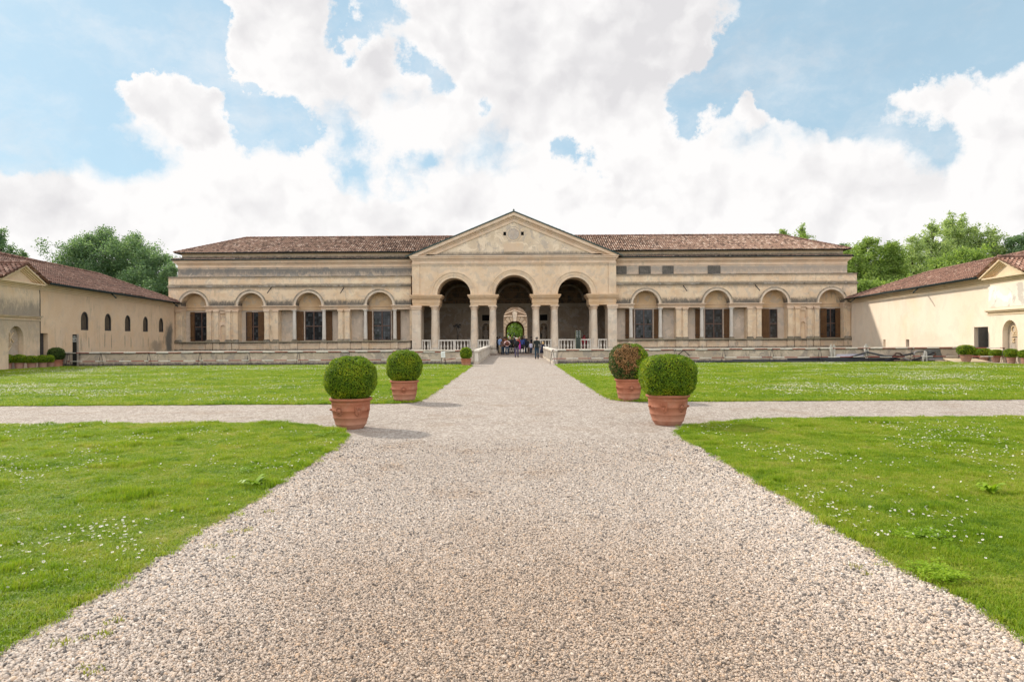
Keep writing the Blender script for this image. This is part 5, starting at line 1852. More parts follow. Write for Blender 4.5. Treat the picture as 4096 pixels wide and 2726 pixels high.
def person(x, y, z, h, rz, label, top, bottom, hair=(0.05, 0.03, 0.02), style='short', sex='m', skirt=None, arms='down', step=.0, lean=0.0, shoes=(0.03, 0.025, 0.02), bag=None, legs=None, group=None):
    s = h / 1.76
    wd = 1.0 if sex == 'm' else .88
    J = {}
    ly = lambda zz: lean * max(0.0, zz - .9)     # bend forward from the hips
    J['pelvis'] = (0, 0, .96)
    J['waist'] = (0, ly(1.12), 1.12)
    J['chest'] = (0, ly(1.32) - .01, 1.32)
    J['neck'] = (0, ly(1.48), 1.48)
    J['jaw'] = (0, ly(1.57) + .02, 1.575)
    J['head'] = (0, ly(1.66) + .015, 1.655)
    J['nose'] = (0, ly(1.63) + .115, 1.63)
    for sd in (-1, 1):
        k = 'LR'[sd > 0]
        J['sh' + k] = (sd * .185 * wd, ly(1.42), 1.425)
        if arms == 'down':
            e, w_ = (sd * .25 * wd, -.02, 1.14), (sd * .27 * wd, .05, .90)
        elif arms == 'hip':
            e, w_ = (sd * .37 * wd, -.06, 1.17), (sd * .21 * wd, .08, 1.04)
        elif arms == 'fold':
            e, w_ = (sd * .24 * wd, .04, 1.15), (sd * .05, .22, 1.17)
        elif arms == 'reach':
            e, w_ = (sd * .20 * wd, ly(1.42) + .18, 1.24), (sd * .12, ly(1.42) + .40, 1.10)
        elif arms == 'swing':
            e, w_ = (sd * .25 * wd, sd * .07 - .02, 1.15), (sd * .27 * wd, sd * .17 + .03, .93)
        e = (e[0], e[1] + (ly(1.14) if arms not in ('reach',) else 0), e[2])
        w_ = (w_[0], w_[1] + (ly(1.0) if arms not in ('reach',) else 0), w_[2])
        J['el' + k], J['wr' + k] = e, w_
        d = (Vector(w_) - Vector(e)).normalized()
        pm = Vector(w_) + d * .075
        J['pm' + k] = tuple(pm)
        sp = Vector((0, 1, 0)) if arms in ('down', 'swing') else Vector((sd, 0, 0))
        for q, (off, ln) in enumerate(((-.027, .075), (-.009, .088), (.009, .082), (.027, .064))):
            b0 = pm + d * .035 + sp * off
            J['f%d%s' % (q, k)] = tuple(b0)
            J['g%d%s' % (q, k)] = tuple(b0 + d * ln * .9 + Vector((-sd * .018, 0, 0)))
        J['t' + k] = tuple(pm + sp * .045 + d * .03)
        J['hp' + k] = (sd * .095, 0, .90)
        st = step * sd
        J['kn' + k] = (sd * .10, st * .55 + .015, .50)
        J['an' + k] = (sd * .105, st - .02, .085)
        J['ft' + k] = (sd * .12, st + .12, .035)
    RAD = {'pelvis': .13, 'waist': .115, 'chest': .135, 'neck': .058, 'jaw': .070, 'head': .098, 'nose': .016}
    for k in 'LR':
        RAD.update({'sh' + k: .062, 'el' + k: .043, 'wr' + k: .029, 'pm' + k: .034, 't' + k: .010, 'hp' + k: .088, 'kn' + k: .057, 'an' + k: .038, 'ft' + k: .034})
        for q in range(4):
            RAD['f%d%s' % (q, k)] = RAD['g%d%s' % (q, k)] = .009
    E = [('pelvis', 'waist'), ('waist', 'chest'), ('chest', 'neck'), ('neck', 'jaw'), ('jaw', 'head'), ('head', 'nose')]
    for k in 'LR':
        E += [('chest', 'sh' + k), ('sh' + k, 'el' + k), ('el' + k, 'wr' + k), ('wr' + k, 'pm' + k), ('pm' + k, 't' + k), ('pelvis', 'hp' + k), ('hp' + k, 'kn' + k), ('kn' + k, 'an' + k), ('an' + k, 'ft' + k)]
        for q in range(4):
            E += [('pm' + k, 'f%d%s' % (q, k)), ('f%d%s' % (q, k), 'g%d%s' % (q, k))]

    def sk(name, edges, grow, mat, parent, root, over=None):
        ns = []
        for a, c in edges:
            for q in (a, c):
                if q not in ns:
                    ns.append(q)
        ns.remove(root)
        ns.insert(0, root)
        R_ = {**RAD, **(over or {})}
        return skinned(name, [tuple(Vector(J[q]) * s) for q in ns], [(ns.index(a), ns.index(c)) for a, c in edges], [(R_[q] + grow) * s for q in ns], mat, parent)

    thin = {'pelvis': .07, 'waist': .085, 'chest': .095, 'neck': .05}
    for k in 'LR':
        thin.update({'hp' + k: .058, 'kn' + k: .046, 'sh' + k: .048, 'el' + k: .037})
    t = sk('person', E, 0, M_SKIN, None, 'pelvis', thin)
    t.location, t.rotation_euler = (x, y, z), (0, 0, rz)
    tag(t, label, 'person', group)
    def loft(b_, rings, n=14):
        vs, fs = [], []
        for (cx_, cy_, zz, rx, ry) in rings:
            for q in range(n):
                a = 2 * PI * q / n
                vs.append(((cx_ + rx * math.cos(a)) * s, (cy_ + ry * math.sin(a)) * s, zz * s))
        for g_ in range(len(rings) - 1):
            for q in range(n):
                u, v_ = g_ * n + q, g_ * n + (q + 1) % n
                fs.append((u, v_, v_ + n, u + n))
        fs += [list(range(n - 1, -1, -1)), list(range((len(rings) - 1) * n, len(rings) * n))]
        b_.add(vs, fs, True)

    f_ = wd
    b_ = MB()
    loft(b_, [(0, ly(zz), zz, rx * f_, ry) for zz, rx, ry in ((.88, .168, .122), (.98, .172, .125), (1.10, .152, .112), (1.20, .160, .118), (1.32, .182, .125), (1.40, .190, .118), (1.445, .150, .10), (1.49, .078, .075), (1.515, .066, .066))])
    for k in 'LR':
        S_, E_, W_2 = (Vector(J[q + k]) * s for q in ('sh', 'el', 'wr'))
        In = S_ + Vector((-S_.x * .35, 0, -.01))
        b_.tube([In, S_, (S_ + E_) / 2, E_, (E_ + W_2) / 2, W_2], [.07 * s, .074 * s, .064 * s, .056 * s, .050 * s, .042 * s], 10)
    b_.build('jacket', cloth(top), t)
    if skirt:
        b_ = MB()
        zb = {'short': .52, 'knee': .46}[skirt]
        loft(b_, [(0, ly(1.1), 1.1, .13, .10), (0, 0, .97, .172, .126), (0, 0, .75, .215, .17), (0, 0, zb, .235, .20), (0, 0, zb + .004, .2, .17)])
        b_.build('skirt', cloth(bottom), t)
        lr, mt_, nm = (.075, .052, .042), cloth(legs or (0.3, 0.22, 0.18)), 'tights'
    else:
        lr, mt_, nm = (.096, .070, .056), cloth(bottom), 'trousers'
    b_ = MB()
    if not skirt:
        loft(b_, [(0, 0, 1.04, .15 * f_, .11), (0, 0, .95, .166 * f_, .12), (0, 0, .87, .168, .12), (0, 0, .80, .12, .09)])
    for k in 'LR':
        H_, K_, A_ = (Vector(J[q + k]) * s for q in ('hp', 'kn', 'an'))
        H_.x *= .9
        b_.tube([H_, (H_ + K_) / 2, K_, (K_ + A_) / 2, A_], [lr[0] * s, (lr[0] + lr[1]) / 2 * s, lr[1] * s, (lr[1] + lr[2]) / 2 * s, lr[2] * s], 12)
    b_.build(nm, mt_, t)
    for k in 'LR':
        sk('shoe', [('an' + k, 'ft' + k)], .012, cloth(shoes), t, 'an' + k)
    # hair and eyes
    hx = Vector(J['head']) * s
    b_ = MB()
    n = 12
    pr = [(.098, -.055), (.108, -.02), (.112, .02), (.105, .06), (.075, .10), (.02, .118)]
    if style == 'long':
        pr = [(.09, -.23), (.118, -.14), (.115, -.05)] + pr[2:]
    elif style == 'bob':
        pr = [(.105, -.09), (.118, -.05)] + pr[2:]
    elif style == 'cap':
        pr = [(.118, .015), (.116, .05)] + pr[3:]
    if style != 'bald':
        b_.lathe(hx.x, hx.y - (.034 if style == 'short' else .022) * s, [(r * s, hx.z + q * s) for r, q in pr], n)
        b_.build('hair' if style != 'cap' else 'cap', cloth(hair), t)
    e = MB()
    for sd in (-1, 1):
        e.lathe(hx.x + sd * .035 * s, hx.y + .088 * s, [(.001, hx.z - .012 * s), (.011 * s, hx.z), (.001, hx.z + .012 * s)], 6)
    e.build('eyes', M_EYE, t)
    e = MB()
    for sd in (-1, 1):
        e.lathe(hx.x + sd * .10 * s, hx.y, [(.006 * s, hx.z - .04 * s), (.016 * s, hx.z - .02 * s), (.018 * s, hx.z + .01 * s), (.006 * s, hx.z + .025 * s)], 6, sx=.6)
    e.build('ears', M_SKIN, t)
    if bag:
        kind, col = bag
        nm = {'pack': 'backpack', 'side': 'handbag', 'jumper': 'jacket'}[kind]
        b_ = MB()
        if kind == 'pack':
            zc, yc = 1.22 * s, (ly(1.22) - .22) * s
            b_.lathe(0, yc, [(.03, zc - .22 * s), (.14 * s, zc - .2 * s), (.15 * s, zc), (.13 * s, zc + .15 * s), (.03, zc + .21 * s)], 12, sy=.6)
            for sd in (-1, 1):
                b_.tube([(sd * .09 * s, yc, zc - .15 * s), (sd * .17 * s, yc + .2 * s, zc - .05 * s), (sd * .12 * s, yc + .26 * s, zc + .22 * s), (sd * .08 * s, yc + .06 * s, zc + .23 * s)], .018 * s, 5)
        else:
            zc = .88 * s
            xc = .33 * s if kind == 'side' else .24 * s
            b_.lathe(xc, 0, [(.03, zc - .17 * s), (.12 * s, zc - .15 * s), (.13 * s, zc), (.10 * s, zc + .13 * s), (.02, zc + .17 * s)], 10, sx=.5)
            b_.tube([(xc, -.05, zc + .1 * s), (.2 * s, -.03, 1.46 * s), (xc, .05, zc + .1 * s)], .012, 5)
        o = b_.build(nm, cloth(col))
        o.location, o.rotation_euler = (x, y, z), (0, 0, rz)
        return t, o
    return t, None


def pxp(px, D):
    return (px - VX) * D / FPX


GP = 'visitors crowding at the loggia doorway'
JEAN, NAVY, BLACK = (0.035, 0.055, 0.10), (0.018, 0.025, 0.055), (0.012, 0.012, 0.014)
person(pxp(2147, 54.5), 54.5, 0, 1.77, .12, 'man in a dark green black leather jacket and jeans walking alone on the causeway', (0.018, 0.024, 0.022), (0.02, 0.045, 0.07), (0.10, 0.09, 0.08), 'short', step=.06, arms='down')
t, o = person(pxp(2066, 58.5), 58.5, 0, 1.72, -.12, 'older person in a pale cap, black jacket and mauve trousers, standing mid path', (0.016, 0.018, 0.02), (0.10, 0.085, 0.13), (0.55, 0.50, 0.42), 'cap', 'f', step=.07, arms='fold', shoes=(0.06, 0.05, 0.05))
o = MB().lathe(0, -.23, [(.03, .98), (.15, 1.0), (.165, 1.2), (.14, 1.36), (.03, 1.42)], 12, sy=.6).build('backpack', cloth((0.014, 0.016, 0.018)))
o.location, o.rotation_euler = t.location, t.rotation_euler
tag(o, 'black backpack on the back of the person in the pale cap', 'backpack')
o = MB().lathe(.27, .02, [(.03, .70), (.12, .74), (.14, .95), (.10, 1.15), (.02, 1.22)], 10, sx=.6).build('shoulder_bag', cloth((0.36, 0.05, 0.33)))
o.location, o.rotation_euler = t.location, t.rotation_euler
tag(o, 'magenta shoulder bag beside the black backpack', 'bag')
person(pxp(2166, 57.5), 57.5, 0, 1.36, -.85, 'girl in a navy coat with blonde hair leaning on the right parapet', (0.018, 0.02, 0.04), (0.018, 0.02, 0.04), (0.42, 0.27, 0.12), 'long', 'f', skirt='short', arms='reach', lean=.30, legs=(0.34, 0.25, 0.21), shoes=(0.02, 0.03, 0.035))
t, o = person(pxp(2028, 67.0), 67.0, 0, 1.68, .1, 'woman in a pink cardigan and jeans with hands on hips and a brown backpack', (0.62, 0.42, 0.40), (0.025, 0.05, 0.085), (0.10, 0.03, 0.025), 'bob', 'f', arms='hip', step=.12, bag=('pack', (0.13, 0.045, 0.03)), group=GP)
tag(o, 'reddish brown backpack on the back of the woman in pink', 'backpack')
person(pxp(2000, 68.6), 68.6, .1, 1.76, -.9, 'man in a light blue shirt and khaki trousers at the left of the crowd', (0.20, 0.29, 0.48), (0.40, 0.33, 0.23), (0.04, 0.025, 0.02), 'short', arms='down', group=GP)
person(pxp(1989, 71.0), 70.6, .1, 1.72, .6, 'person in black half hidden behind the column left of the passage', (0.014, 0.014, 0.016), (0.02, 0.02, 0.022), (0.03, 0.02, 0.015), 'bob', 'f', group=GP)
t, o = person(pxp(2011, 67.8), 67.8, .0, 1.66, .2, 'woman with long brown hair in a brown striped top and dark jeans', (0.12, 0.065, 0.05), (0.022, 0.04, 0.065), (0.08, 0.035, 0.02), 'long', 'f', step=.1, bag=('side', (0.30, 0.17, 0.19)), group=GP)
tag(o, 'pinkish striped handbag hanging by the woman in brown', 'handbag')
person(pxp(2019, 69.9), 69.9, .1, 1.74, -.3, 'woman with dark hair in a rust orange jacket behind the pink cardigan', (0.20, 0.07, 0.03), (0.03, 0.03, 0.04), (0.035, 0.02, 0.015), 'bob', 'f', group=GP)
person(pxp(2040, 69.2), 69.2, .1, 1.72, -.6, 'woman with long blonde hair in a dark jacket beside the pink cardigan', (0.02, 0.024, 0.03), (0.016, 0.018, 0.022), (0.36, 0.25, 0.15), 'long', 'f', arms='fold', group=GP)
person(pxp(2061, 70.4), 70.4, .1, 1.86, 1.2, 'tall man in a navy jacket standing in the middle of the doorway', NAVY, (0.02, 0.022, 0.03), (0.02, 0.014, 0.01), 'short', group=GP)
person(pxp(2078, 70.8), 70.8, .1, 1.80, -.2, 'bald man in a tan jacket seen above the crowd', (0.22, 0.13, 0.07), (0.04, 0.035, 0.03), style='bald', group=GP)
person(pxp(2072, 68.8), 68.8, .1, 1.62, .4, 'woman in a red top with a blonde ponytail behind the black backpack', (0.42, 0.03, 0.035), (0.30, 0.25, 0.22), (0.30, 0.18, 0.09), 'bob', 'f', group=GP)
person(pxp(2088, 68.9), 68.9, .1, 1.68, .05, 'woman in a royal blue jumper and black skirt with pale legs', (0.035, 0.06, 0.19), (0.014, 0.014, 0.018), (0.03, 0.018, 0.014), 'long', 'f', skirt='short', legs=(0.45, 0.46, 0.46), group=GP)
person(pxp(2097, 69.6), 69.6, .1, 1.80, -.15, 'grey haired man in a navy coat and jeans right of the blue jumper', (0.02, 0.03, 0.06), (0.04, 0.08, 0.12), (0.18, 0.15, 0.12), 'short', group=GP)
person(pxp(2108, 68.9), 68.9, .1, 1.52, -.3, 'slim youth all in black right of the woman in blue', (0.014, 0.015, 0.02), (0.012, 0.013, 0.018), (0.03, 0.02, 0.015), 'bob', 'f', group=GP)
person(pxp(2126, 70.2), 70.2, .1, 1.72, -1.4, 'man in black with dark hair by the right door jamb', (0.012, 0.012, 0.014), (0.02, 0.02, 0.022), (0.012, 0.01, 0.01), 'short', group=GP)
person(pxp(2123, 68.5), 68.5, .1, 1.20, .1, 'small child in a pale lilac T shirt and jeans', (0.46, 0.45, 0.55), (0.022, 0.04, 0.07), (0.06, 0.03, 0.02), 'bob', 'f', group=GP)
person(pxp(2052, 71.0), 71.0, .1, 1.66, 2.6, 'person in dark clothes deep in the doorway beside the tall man', (0.03, 0.025, 0.025), (0.02, 0.02, 0.022), (0.05, 0.035, 0.025), 'short', group=GP)
person(pxp(2337, 73.0), 73.0, .1, 1.84, .2, 'person in a bright red jacket and trousers behind the right loggia balustrade', (0.50, 0.015, 0.05), (0.32, 0.01, 0.035), (0.30, 0.02, 0.04), 'short', 'f')
person(pxp(2309, 73.5), 73.5, .1, 1.60, -.5, 'person in dark navy mostly hidden by the glass sign in the right loggia arch', (0.02, 0.025, 0.06), (0.03, 0.03, 0.04), (0.03, 0.02, 0.015), 'short')

# ================================================================== TREES
def tree(px, D, ztop, wd, zbase, label, mat, group, nq, seed, col=.5, lsize=.155, lobes=12, spire=0.0, airy=1.0):
    """trunk, limbs and a crown of leaf clumps round the ends of the limbs; wd in metres"""
    rg = np.random.default_rng(seed)
    x = (px - VX) * D / FPX
    t = thing('tree', label, 'tree', (x, D, 0), 0, group)
    H = ztop - (-.5 if 3000 < px < 3300 else 1.0 if px > 2900 else .5 if px < 1000 else 0)
    ztop = H
    tr = MB()
    tw = rg.uniform(-.4, .4, 2)
    tp = [(0, 0, -.1), (tw[0] * .3, tw[1] * .3, H * .25), (tw[0] * .7, tw[1] * .7, H * .5), (tw[0], tw[1], H * .86)]
    tr.tube(tp, [.02 * H + .05, .016 * H + .04, .010 * H + .03, .03], 9)
    clumps = []
    hc = H - zbase
    for i in range(lobes):
        f = (i + rg.uniform(.1, .9)) / lobes
        zz = zbase + hc * f * .94
        env = wd / 2 * (math.sin(PI * min(1, .16 + .80 * f)) ** (.55 + spire))
        a = i * 2.4 + rg.uniform(-.6, .6)
        r = env * rg.uniform(.45, .82)
        e = Vector((math.cos(a) * r, math.sin(a) * r, zz))
        z0 = max(H * .18, zz - r * .9 - hc * .08)
        s_ = Vector((tw[0] * z0 / H, tw[1] * z0 / H, z0))
        m_ = (s_ + e) / 2 + Vector((0, 0, r * .10))
        tr.tube([s_, m_, e], [.007 * H, .005 * H, .02], 6)
        for q in range(8):
            o = Vector(rg.normal(size=3)) * env * .42
            c = e + Vector((o.x, o.y, o.z * .9 + .12 * env))
            if c.z > H:
                c.z = H - rg.uniform(0, .1) * hc
            clumps.append((c, env * rg.uniform(.15, .27) + .22))
            tr.tube([e, (e + c) / 2, c], [.02, .015, .008], 4)
    for q in range(int(lobes * 2.2)):          # twigs that break the outline at the top and sides
        f = rg.uniform(.45, 1)
        env = wd / 2 * (math.sin(PI * min(1, .16 + .80 * f)) ** (.55 + spire))
        a = rg.uniform(0, 2 * PI)
        c = Vector((math.cos(a) * env * rg.uniform(.1, 1.0), math.sin(a) * env * rg.uniform(.1, 1.0), zbase + hc * f * rg.uniform(.95, 1.04)))
        clumps.append((c, wd * rg.uniform(.04, .075) + .12))
    tr.build('trunk', M_BARK, t)
    vol = np.array([r ** 2 for _, r in clumps])
    cnt = np.maximum(8, (nq * 2.2 * vol / vol.sum()).astype(int))
    P_, N_ = [], []
    for (c, r), n in zip(clumps, cnt):
        d = rg.normal(size=(n, 3))
        d /= np.linalg.norm(d, axis=1)[:, None]
        rr = r * (1 + rg.normal(size=n) * .42 * airy)
        p = d * rr[:, None] * np.array([1, 1, .8]) + np.array(c)
        P_.append(p)
        N_.append(d * .6 + np.array([0, 0, .5]))
    P_, N_ = np.concatenate(P_), np.concatenate(N_)
    v = leaf_quads(len(P_), P_, N_, lsize, 1.1)
    quads_obj('crown', v, mat, t)
    return t


GT = 'trees beyond the palace wings'
tree(2, 92, 17.0, 5.4, 5.0, 'tall pale topped tree at the left photo edge behind the left wing roof', M_LEAF[0], GT, 6500, 1, spire=.5)
tree(60, 94, 14.6, 3.0, 4.0, 'narrow columnar tree second from the left edge', M_LEAF[0], GT, 4500, 2, spire=.2, lobes=8)
tree(100, 95, 15.0, 2.6, 4.0, 'narrow dark columnar tree third from the left edge', M_LEAF[0], GT, 4500, 3, spire=.2, lobes=8)
tree(132, 96, 12.6, 1.9, 4.0, 'small thin treetop peeping over the left wing roof', M_LEAF[1], GT, 1200, 4)
tree(322, 98, 16.8, 7.6, 7.0, 'leftmost of the big blue green trees behind the left wing', M_LEAF[0], GT, 9000, 5)
tree(425, 102, 18.6, 8.2, 7.2, 'tallest blue green tree in the group behind the left wing', M_LEAF[0], GT, 11000, 6)
tree(530, 99, 17.2, 7.6, 5.5, 'broad blue green tree third in the group behind the left wing', M_LEAF[0], GT, 10000, 7)
tree(618, 96, 14.9, 6.4, 3.5, 'dark rounded tree sloping down towards the palace behind the left wing', M_LEAF[0], GT, 9000, 8)
tree(678, 93, 12.6, 4.0, 2.5, 'small dark tree squeezed between the left wing and the palace end', M_LEAF[0], GT, 5000, 9)
tree(250, 104, 11.8, 5.0, 5.0, 'low tree at the left foot of the big blue green group', M_LEAF[0], GT, 4500, 10)
RT = [(3135, 112, 18.9, 3.2, 9, 'small treetop above the palace ridge, left one of the pair', 1, 1900), (3215, 112, 19.4, 3.8, 9, 'leafy treetop above the palace ridge, right one of the pair', 1, 2400), (3275, 110, 15.6, 2.0, 8, 'tiny sprig of treetop by the hip of the palace roof', 1, 600),
      (3378, 92, 15.6, 2.3, 4, 'slim dark spire tree touching the right end of the palace roof', 0, 3200), (3412, 90, 14.6, 4.6, 3, 'mid green tree beside the right end of the palace', 1, 6500), (3475, 92, 16.0, 4.6, 3, 'bright green tree second from the palace on the right', 1, 7500),
      (3545, 93, 14.9, 4.4, 3, 'rounded green tree third from the palace on the right', 1, 6500), (3580, 91, 15.4, 4.0, 3.5, 'green tree with a forked top behind the middle of the right wing', 1, 6000), (3655, 97, 17.2, 5.0, 4, 'loose sparse tree with bare grey trunk showing behind the right wing', 2, 5200),
      (3735, 99, 19.4, 4.6, 5, 'tall thin tree left of the tallest poplar on the right', 2, 6500), (3800, 101, 20.6, 5.4, 5, 'tallest pale poplar behind the right wing', 2, 8000), (3858, 102, 20.6, 5.0, 5, 'pale poplar with upright plumes right of the tallest one', 2, 7500),
      (3915, 100, 19.0, 4.0, 6, 'airy pale poplar with gaps of sky in its crown', 2, 3600), (3975, 99, 18.4, 4.6, 5, 'pale slender tree standing apart above the right pavilion', 2, 5000), (4062, 97, 17.0, 4.4, 5, 'dark airy tree near the right photo edge', 0, 4600), (4110, 95, 17.4, 4.2, 4, 'rightmost tree, cut by the photo edge', 0, 4600),
      (3770, 84, 12.0, 6.2, 3, 'low dense green tree close behind the right wing roof, left one', 1, 8500), (3850, 84, 13.2, 6.0, 3, 'low dense green tree close behind the right wing roof, middle one', 1, 8500), (3930, 83, 12.4, 5.4, 3, 'low dense green tree close behind the right wing roof, right one', 1, 7500),
      (3450, 84, 9.4, 5.0, 2, 'low bright green bushy tree at the foot of the row by the palace', 1, 6500), (3560, 84, 9.2, 5.0, 2, 'low bushy tree in front of the forked one on the right', 1, 6500), (3660, 84, 10.0, 5.0, 2, 'low bushy tree under the loose sparse one', 1, 6500)]
for i, (px, D, zt, wd, zb, lab, mi, nq) in enumerate(RT):
    tree(px, D, zt, wd, zb, lab, M_LEAF[mi], GT, int(nq * 1.1), 40 + i, spire=.35 if mi == 2 else .1, lobes=15 if mi == 2 else 13, airy=1.3 if mi == 2 else 1.0)
GC = 'trees glimpsed through the far portal'
tree(2042, 146, 11.0, 8.0, 1.5, 'dark green tree seen through the left half of the far portal arch', M_LEAF[1], GC, 2600, 90, lsize=.26)
tree(2092, 143, 11.0, 8.0, 1.2, 'sunny yellow green tree seen through the right half of the far portal arch', M_LEAF[1], GC, 3200, 91, lsize=.26)
tree(2068, 160, 14.0, 12.0, 1.0, 'large tree filling the back of the far portal arch', M_LEAF[0], GC, 3200, 92, lsize=.35)

# ================================================================== SCATTER: GRAVEL, GRASS, DAISIES
def unlinked(name, vs, fs, mats, mi=None, smooth=False):
    me = bpy.data.meshes.new(name)
    me.from_pydata([tuple(v) for v in vs], [], fs)
    for m in (mats if isinstance(mats, (list, tuple)) else [mats]):
        me.materials.append(m)
    if mi is not None:
        me.polygons.foreach_set('material_index', mi)
    if smooth:
        me.polygons.foreach_set('use_smooth', [True] * len(me.polygons))
    me.update()
    return bpy.data.objects.new(name, me)


def scatter(name, pts, scl, rot, sources, mat_label, cat):
    """points carry scale and rotation; a node tree puts one of the sources on each"""
    n = len(pts)
    me = bpy.data.meshes.new(name)
    me.vertices.add(n)
    me.vertices.foreach_set('co', np.asarray(pts, np.float32).ravel())
    a = me.attributes.new('scl', 'FLOAT_VECTOR', 'POINT')
    a.data.foreach_set('vector', np.asarray(scl, np.float32).ravel())
    a = me.attributes.new('rot', 'FLOAT_VECTOR', 'POINT')
    a.data.foreach_set('vector', np.asarray(rot, np.float32).ravel())
    a = me.attributes.new('idx', 'INT', 'POINT')
    a.data.foreach_set('value', rng.integers(0, len(sources), n).astype(np.int32))
    c = bpy.data.collections.new(name + ' kinds')
    for s_ in sources:
        c.objects.link(s_)
    o = put(name, me)
    g = bpy.data.node_groups.new(name, 'GeometryNodeTree')
    g.interface.new_socket('Geometry', in_out='INPUT', socket_type='NodeSocketGeometry')
    g.interface.new_socket('Geometry', in_out='OUTPUT', socket_type='NodeSocketGeometry')
    N = g.nodes
    gi, go = N.new('NodeGroupInput'), N.new('NodeGroupOutput')
    ip = N.new('GeometryNodeInstanceOnPoints')
    ci = N.new('GeometryNodeCollectionInfo')
    ci.inputs['Collection'].default_value = c
    ci.inputs['Separate Children'].default_value = True
    ci.inputs['Reset Children'].default_value = True

    def na(nm, typ):
        q = N.new('GeometryNodeInputNamedAttribute')
        q.data_type = typ
        q.inputs['Name'].default_value = nm
        return q.outputs['Attribute']
    L = g.links.new
    L(gi.outputs[0], ip.inputs['Points'])
    L(ci.outputs[0], ip.inputs['Instance'])
    ip.inputs['Pick Instance'].default_value = True
    L(na('idx', 'INT'), ip.inputs['Instance Index'])
    e2r = N.new('FunctionNodeEulerToRotation')
    L(na('rot', 'FLOAT_VECTOR'), e2r.inputs[0])
    L(e2r.outputs[0], ip.inputs['Rotation'])
    L(na('scl', 'FLOAT_VECTOR'), ip.inputs['Scale'])
    L(ip.outputs[0], go.inputs[0])
    o.modifiers.new('scatter', 'NODES').node_group = g
    return tag(o, mat_label, cat, kind='stuff')


def in_poly(x, y, poly):
    inside = np.zeros(len(x), bool)
    px, py = poly[:, 0], poly[:, 1]
    j = len(poly) - 1
    for i in range(len(poly)):
        c = ((py[i] > y) != (py[j] > y)) & (x < (px[j] - px[i]) * (y - py[i]) / (py[j] - py[i] + 1e-12) + px[i])
        inside ^= c
        j = i
    return inside


def frustum_points(n, y0, y1, pw=1.0, margin=.8):
    """random ground points in view, density falling with distance as y^-pw"""
    u = rng.random(n)
    k = 2 - pw                                 # area element ~ y dy
    y = (y0 ** k + u * (y1 ** k - y0 ** k)) ** (1 / k)
    x = rng.uniform(-1, 1, n) * (y * .765 + margin)
    return x, y


def vnoise(x, y, s, o=0.0):
    return np.array([mnoise.noise(Vector((a * s + o, b_ * s, o))) for a, b_ in zip(x, y)])


# pebbles
left, right = LEDGE['near_left'], LEDGE['near_right']
src = []
for k in range(5):
    bmx = bmesh.new()
    bmesh.ops.create_icosphere(bmx, subdivisions=1, radius=1)
    vs = [v.co.copy() for v in bmx.verts]
    fs = [[v.index for v in f.verts] for f in bmx.faces]
    bmx.free()
    sq = Vector((rng.uniform(.8, 1.25), rng.uniform(.7, 1.0), rng.uniform(.6, .9)))
    vs = [Vector((v.x * sq.x, v.y * sq.y, v.z * sq.z)) * (1 + .18 * mnoise.noise(v * 1.5 + Vector((k * 5, 0, 0)))) for v in vs]
    src.append(unlinked('pebble', vs, fs, M_PEB, smooth=True))
N0 = 1500000
y = 2.9 + 9.7 * rng.random(N0)
x = rng.uniform(-3.35, 3.35, N0)
rad = lambda y: .0053 * (1 + .025 * (y - 3))
want = 1.35 / (PI * rad(y) ** 2) * np.clip((11.8 - y) / 6.5, 0, 1)
keep = (rng.random(N0) < want / (N0 / (9.7 * 6.7))) & (np.abs(x) < y * .765 + 1.5)
x, y = x[keep], y[keep]
fl, fr = LEDGE['far_left'], LEDGE['far_right']
keep = ~(in_poly(x, y, left) | in_poly(x, y, right)) | (rng.random(len(x)) < .012)
x, y = x[keep], y[keep]
n = len(x)
edge = np.clip((np.abs(x) - 1.4) / 1.6, 0, 1)
s0 = np.minimum(rad(y) * (1 + .5 * edge) * np.exp(rng.normal(size=n) * .30), .019)
scl = np.stack([s0, s0, s0], 1)
rot = np.stack([rng.normal(size=n) * .35, rng.normal(size=n) * .35, rng.uniform(0, 6.28, n)], 1)
scatter('gravel_pebbles', np.stack([x, y, s0 * rng.uniform(.1, .8, n)], 1), scl, rot, src, 'pale rounded river pebbles covering the near gravel path', 'gravel')


# grass clumps
def blade_clump(nb, h, w_, spread, rg):
    vs, fs = [], []
    for k in range(nb):
        a = rg.uniform(0, 6.28)
        r = spread * math.sqrt(rg.random())
        bx_, by_ = r * math.cos(a), r * math.sin(a)
        d = rg.uniform(0, 6.28)
        hh = h * rg.uniform(.45, 1.1)
        ln = hh * rg.uniform(.15, .9)
        dx, dy = math.cos(d), math.sin(d)
        sx, sy = -dy * w_ / 2, dx * w_ / 2
        o = len(vs)
        vs += [(bx_ - sx, by_ - sy, 0), (bx_ + sx, by_ + sy, 0), (bx_ + dx * ln * .4 - sx * .8, by_ + dy * ln * .4 - sy * .8, hh * .65), (bx_ + dx * ln * .4 + sx * .8, by_ + dy * ln * .4 + sy * .8, hh * .65), (bx_ + dx * ln, by_ + dy * ln, hh * (1 - .25 * ln / hh))]
        fs += [(o, o + 1, o + 3, o + 2), (o + 2, o + 3, o + 4)]
    return vs, fs


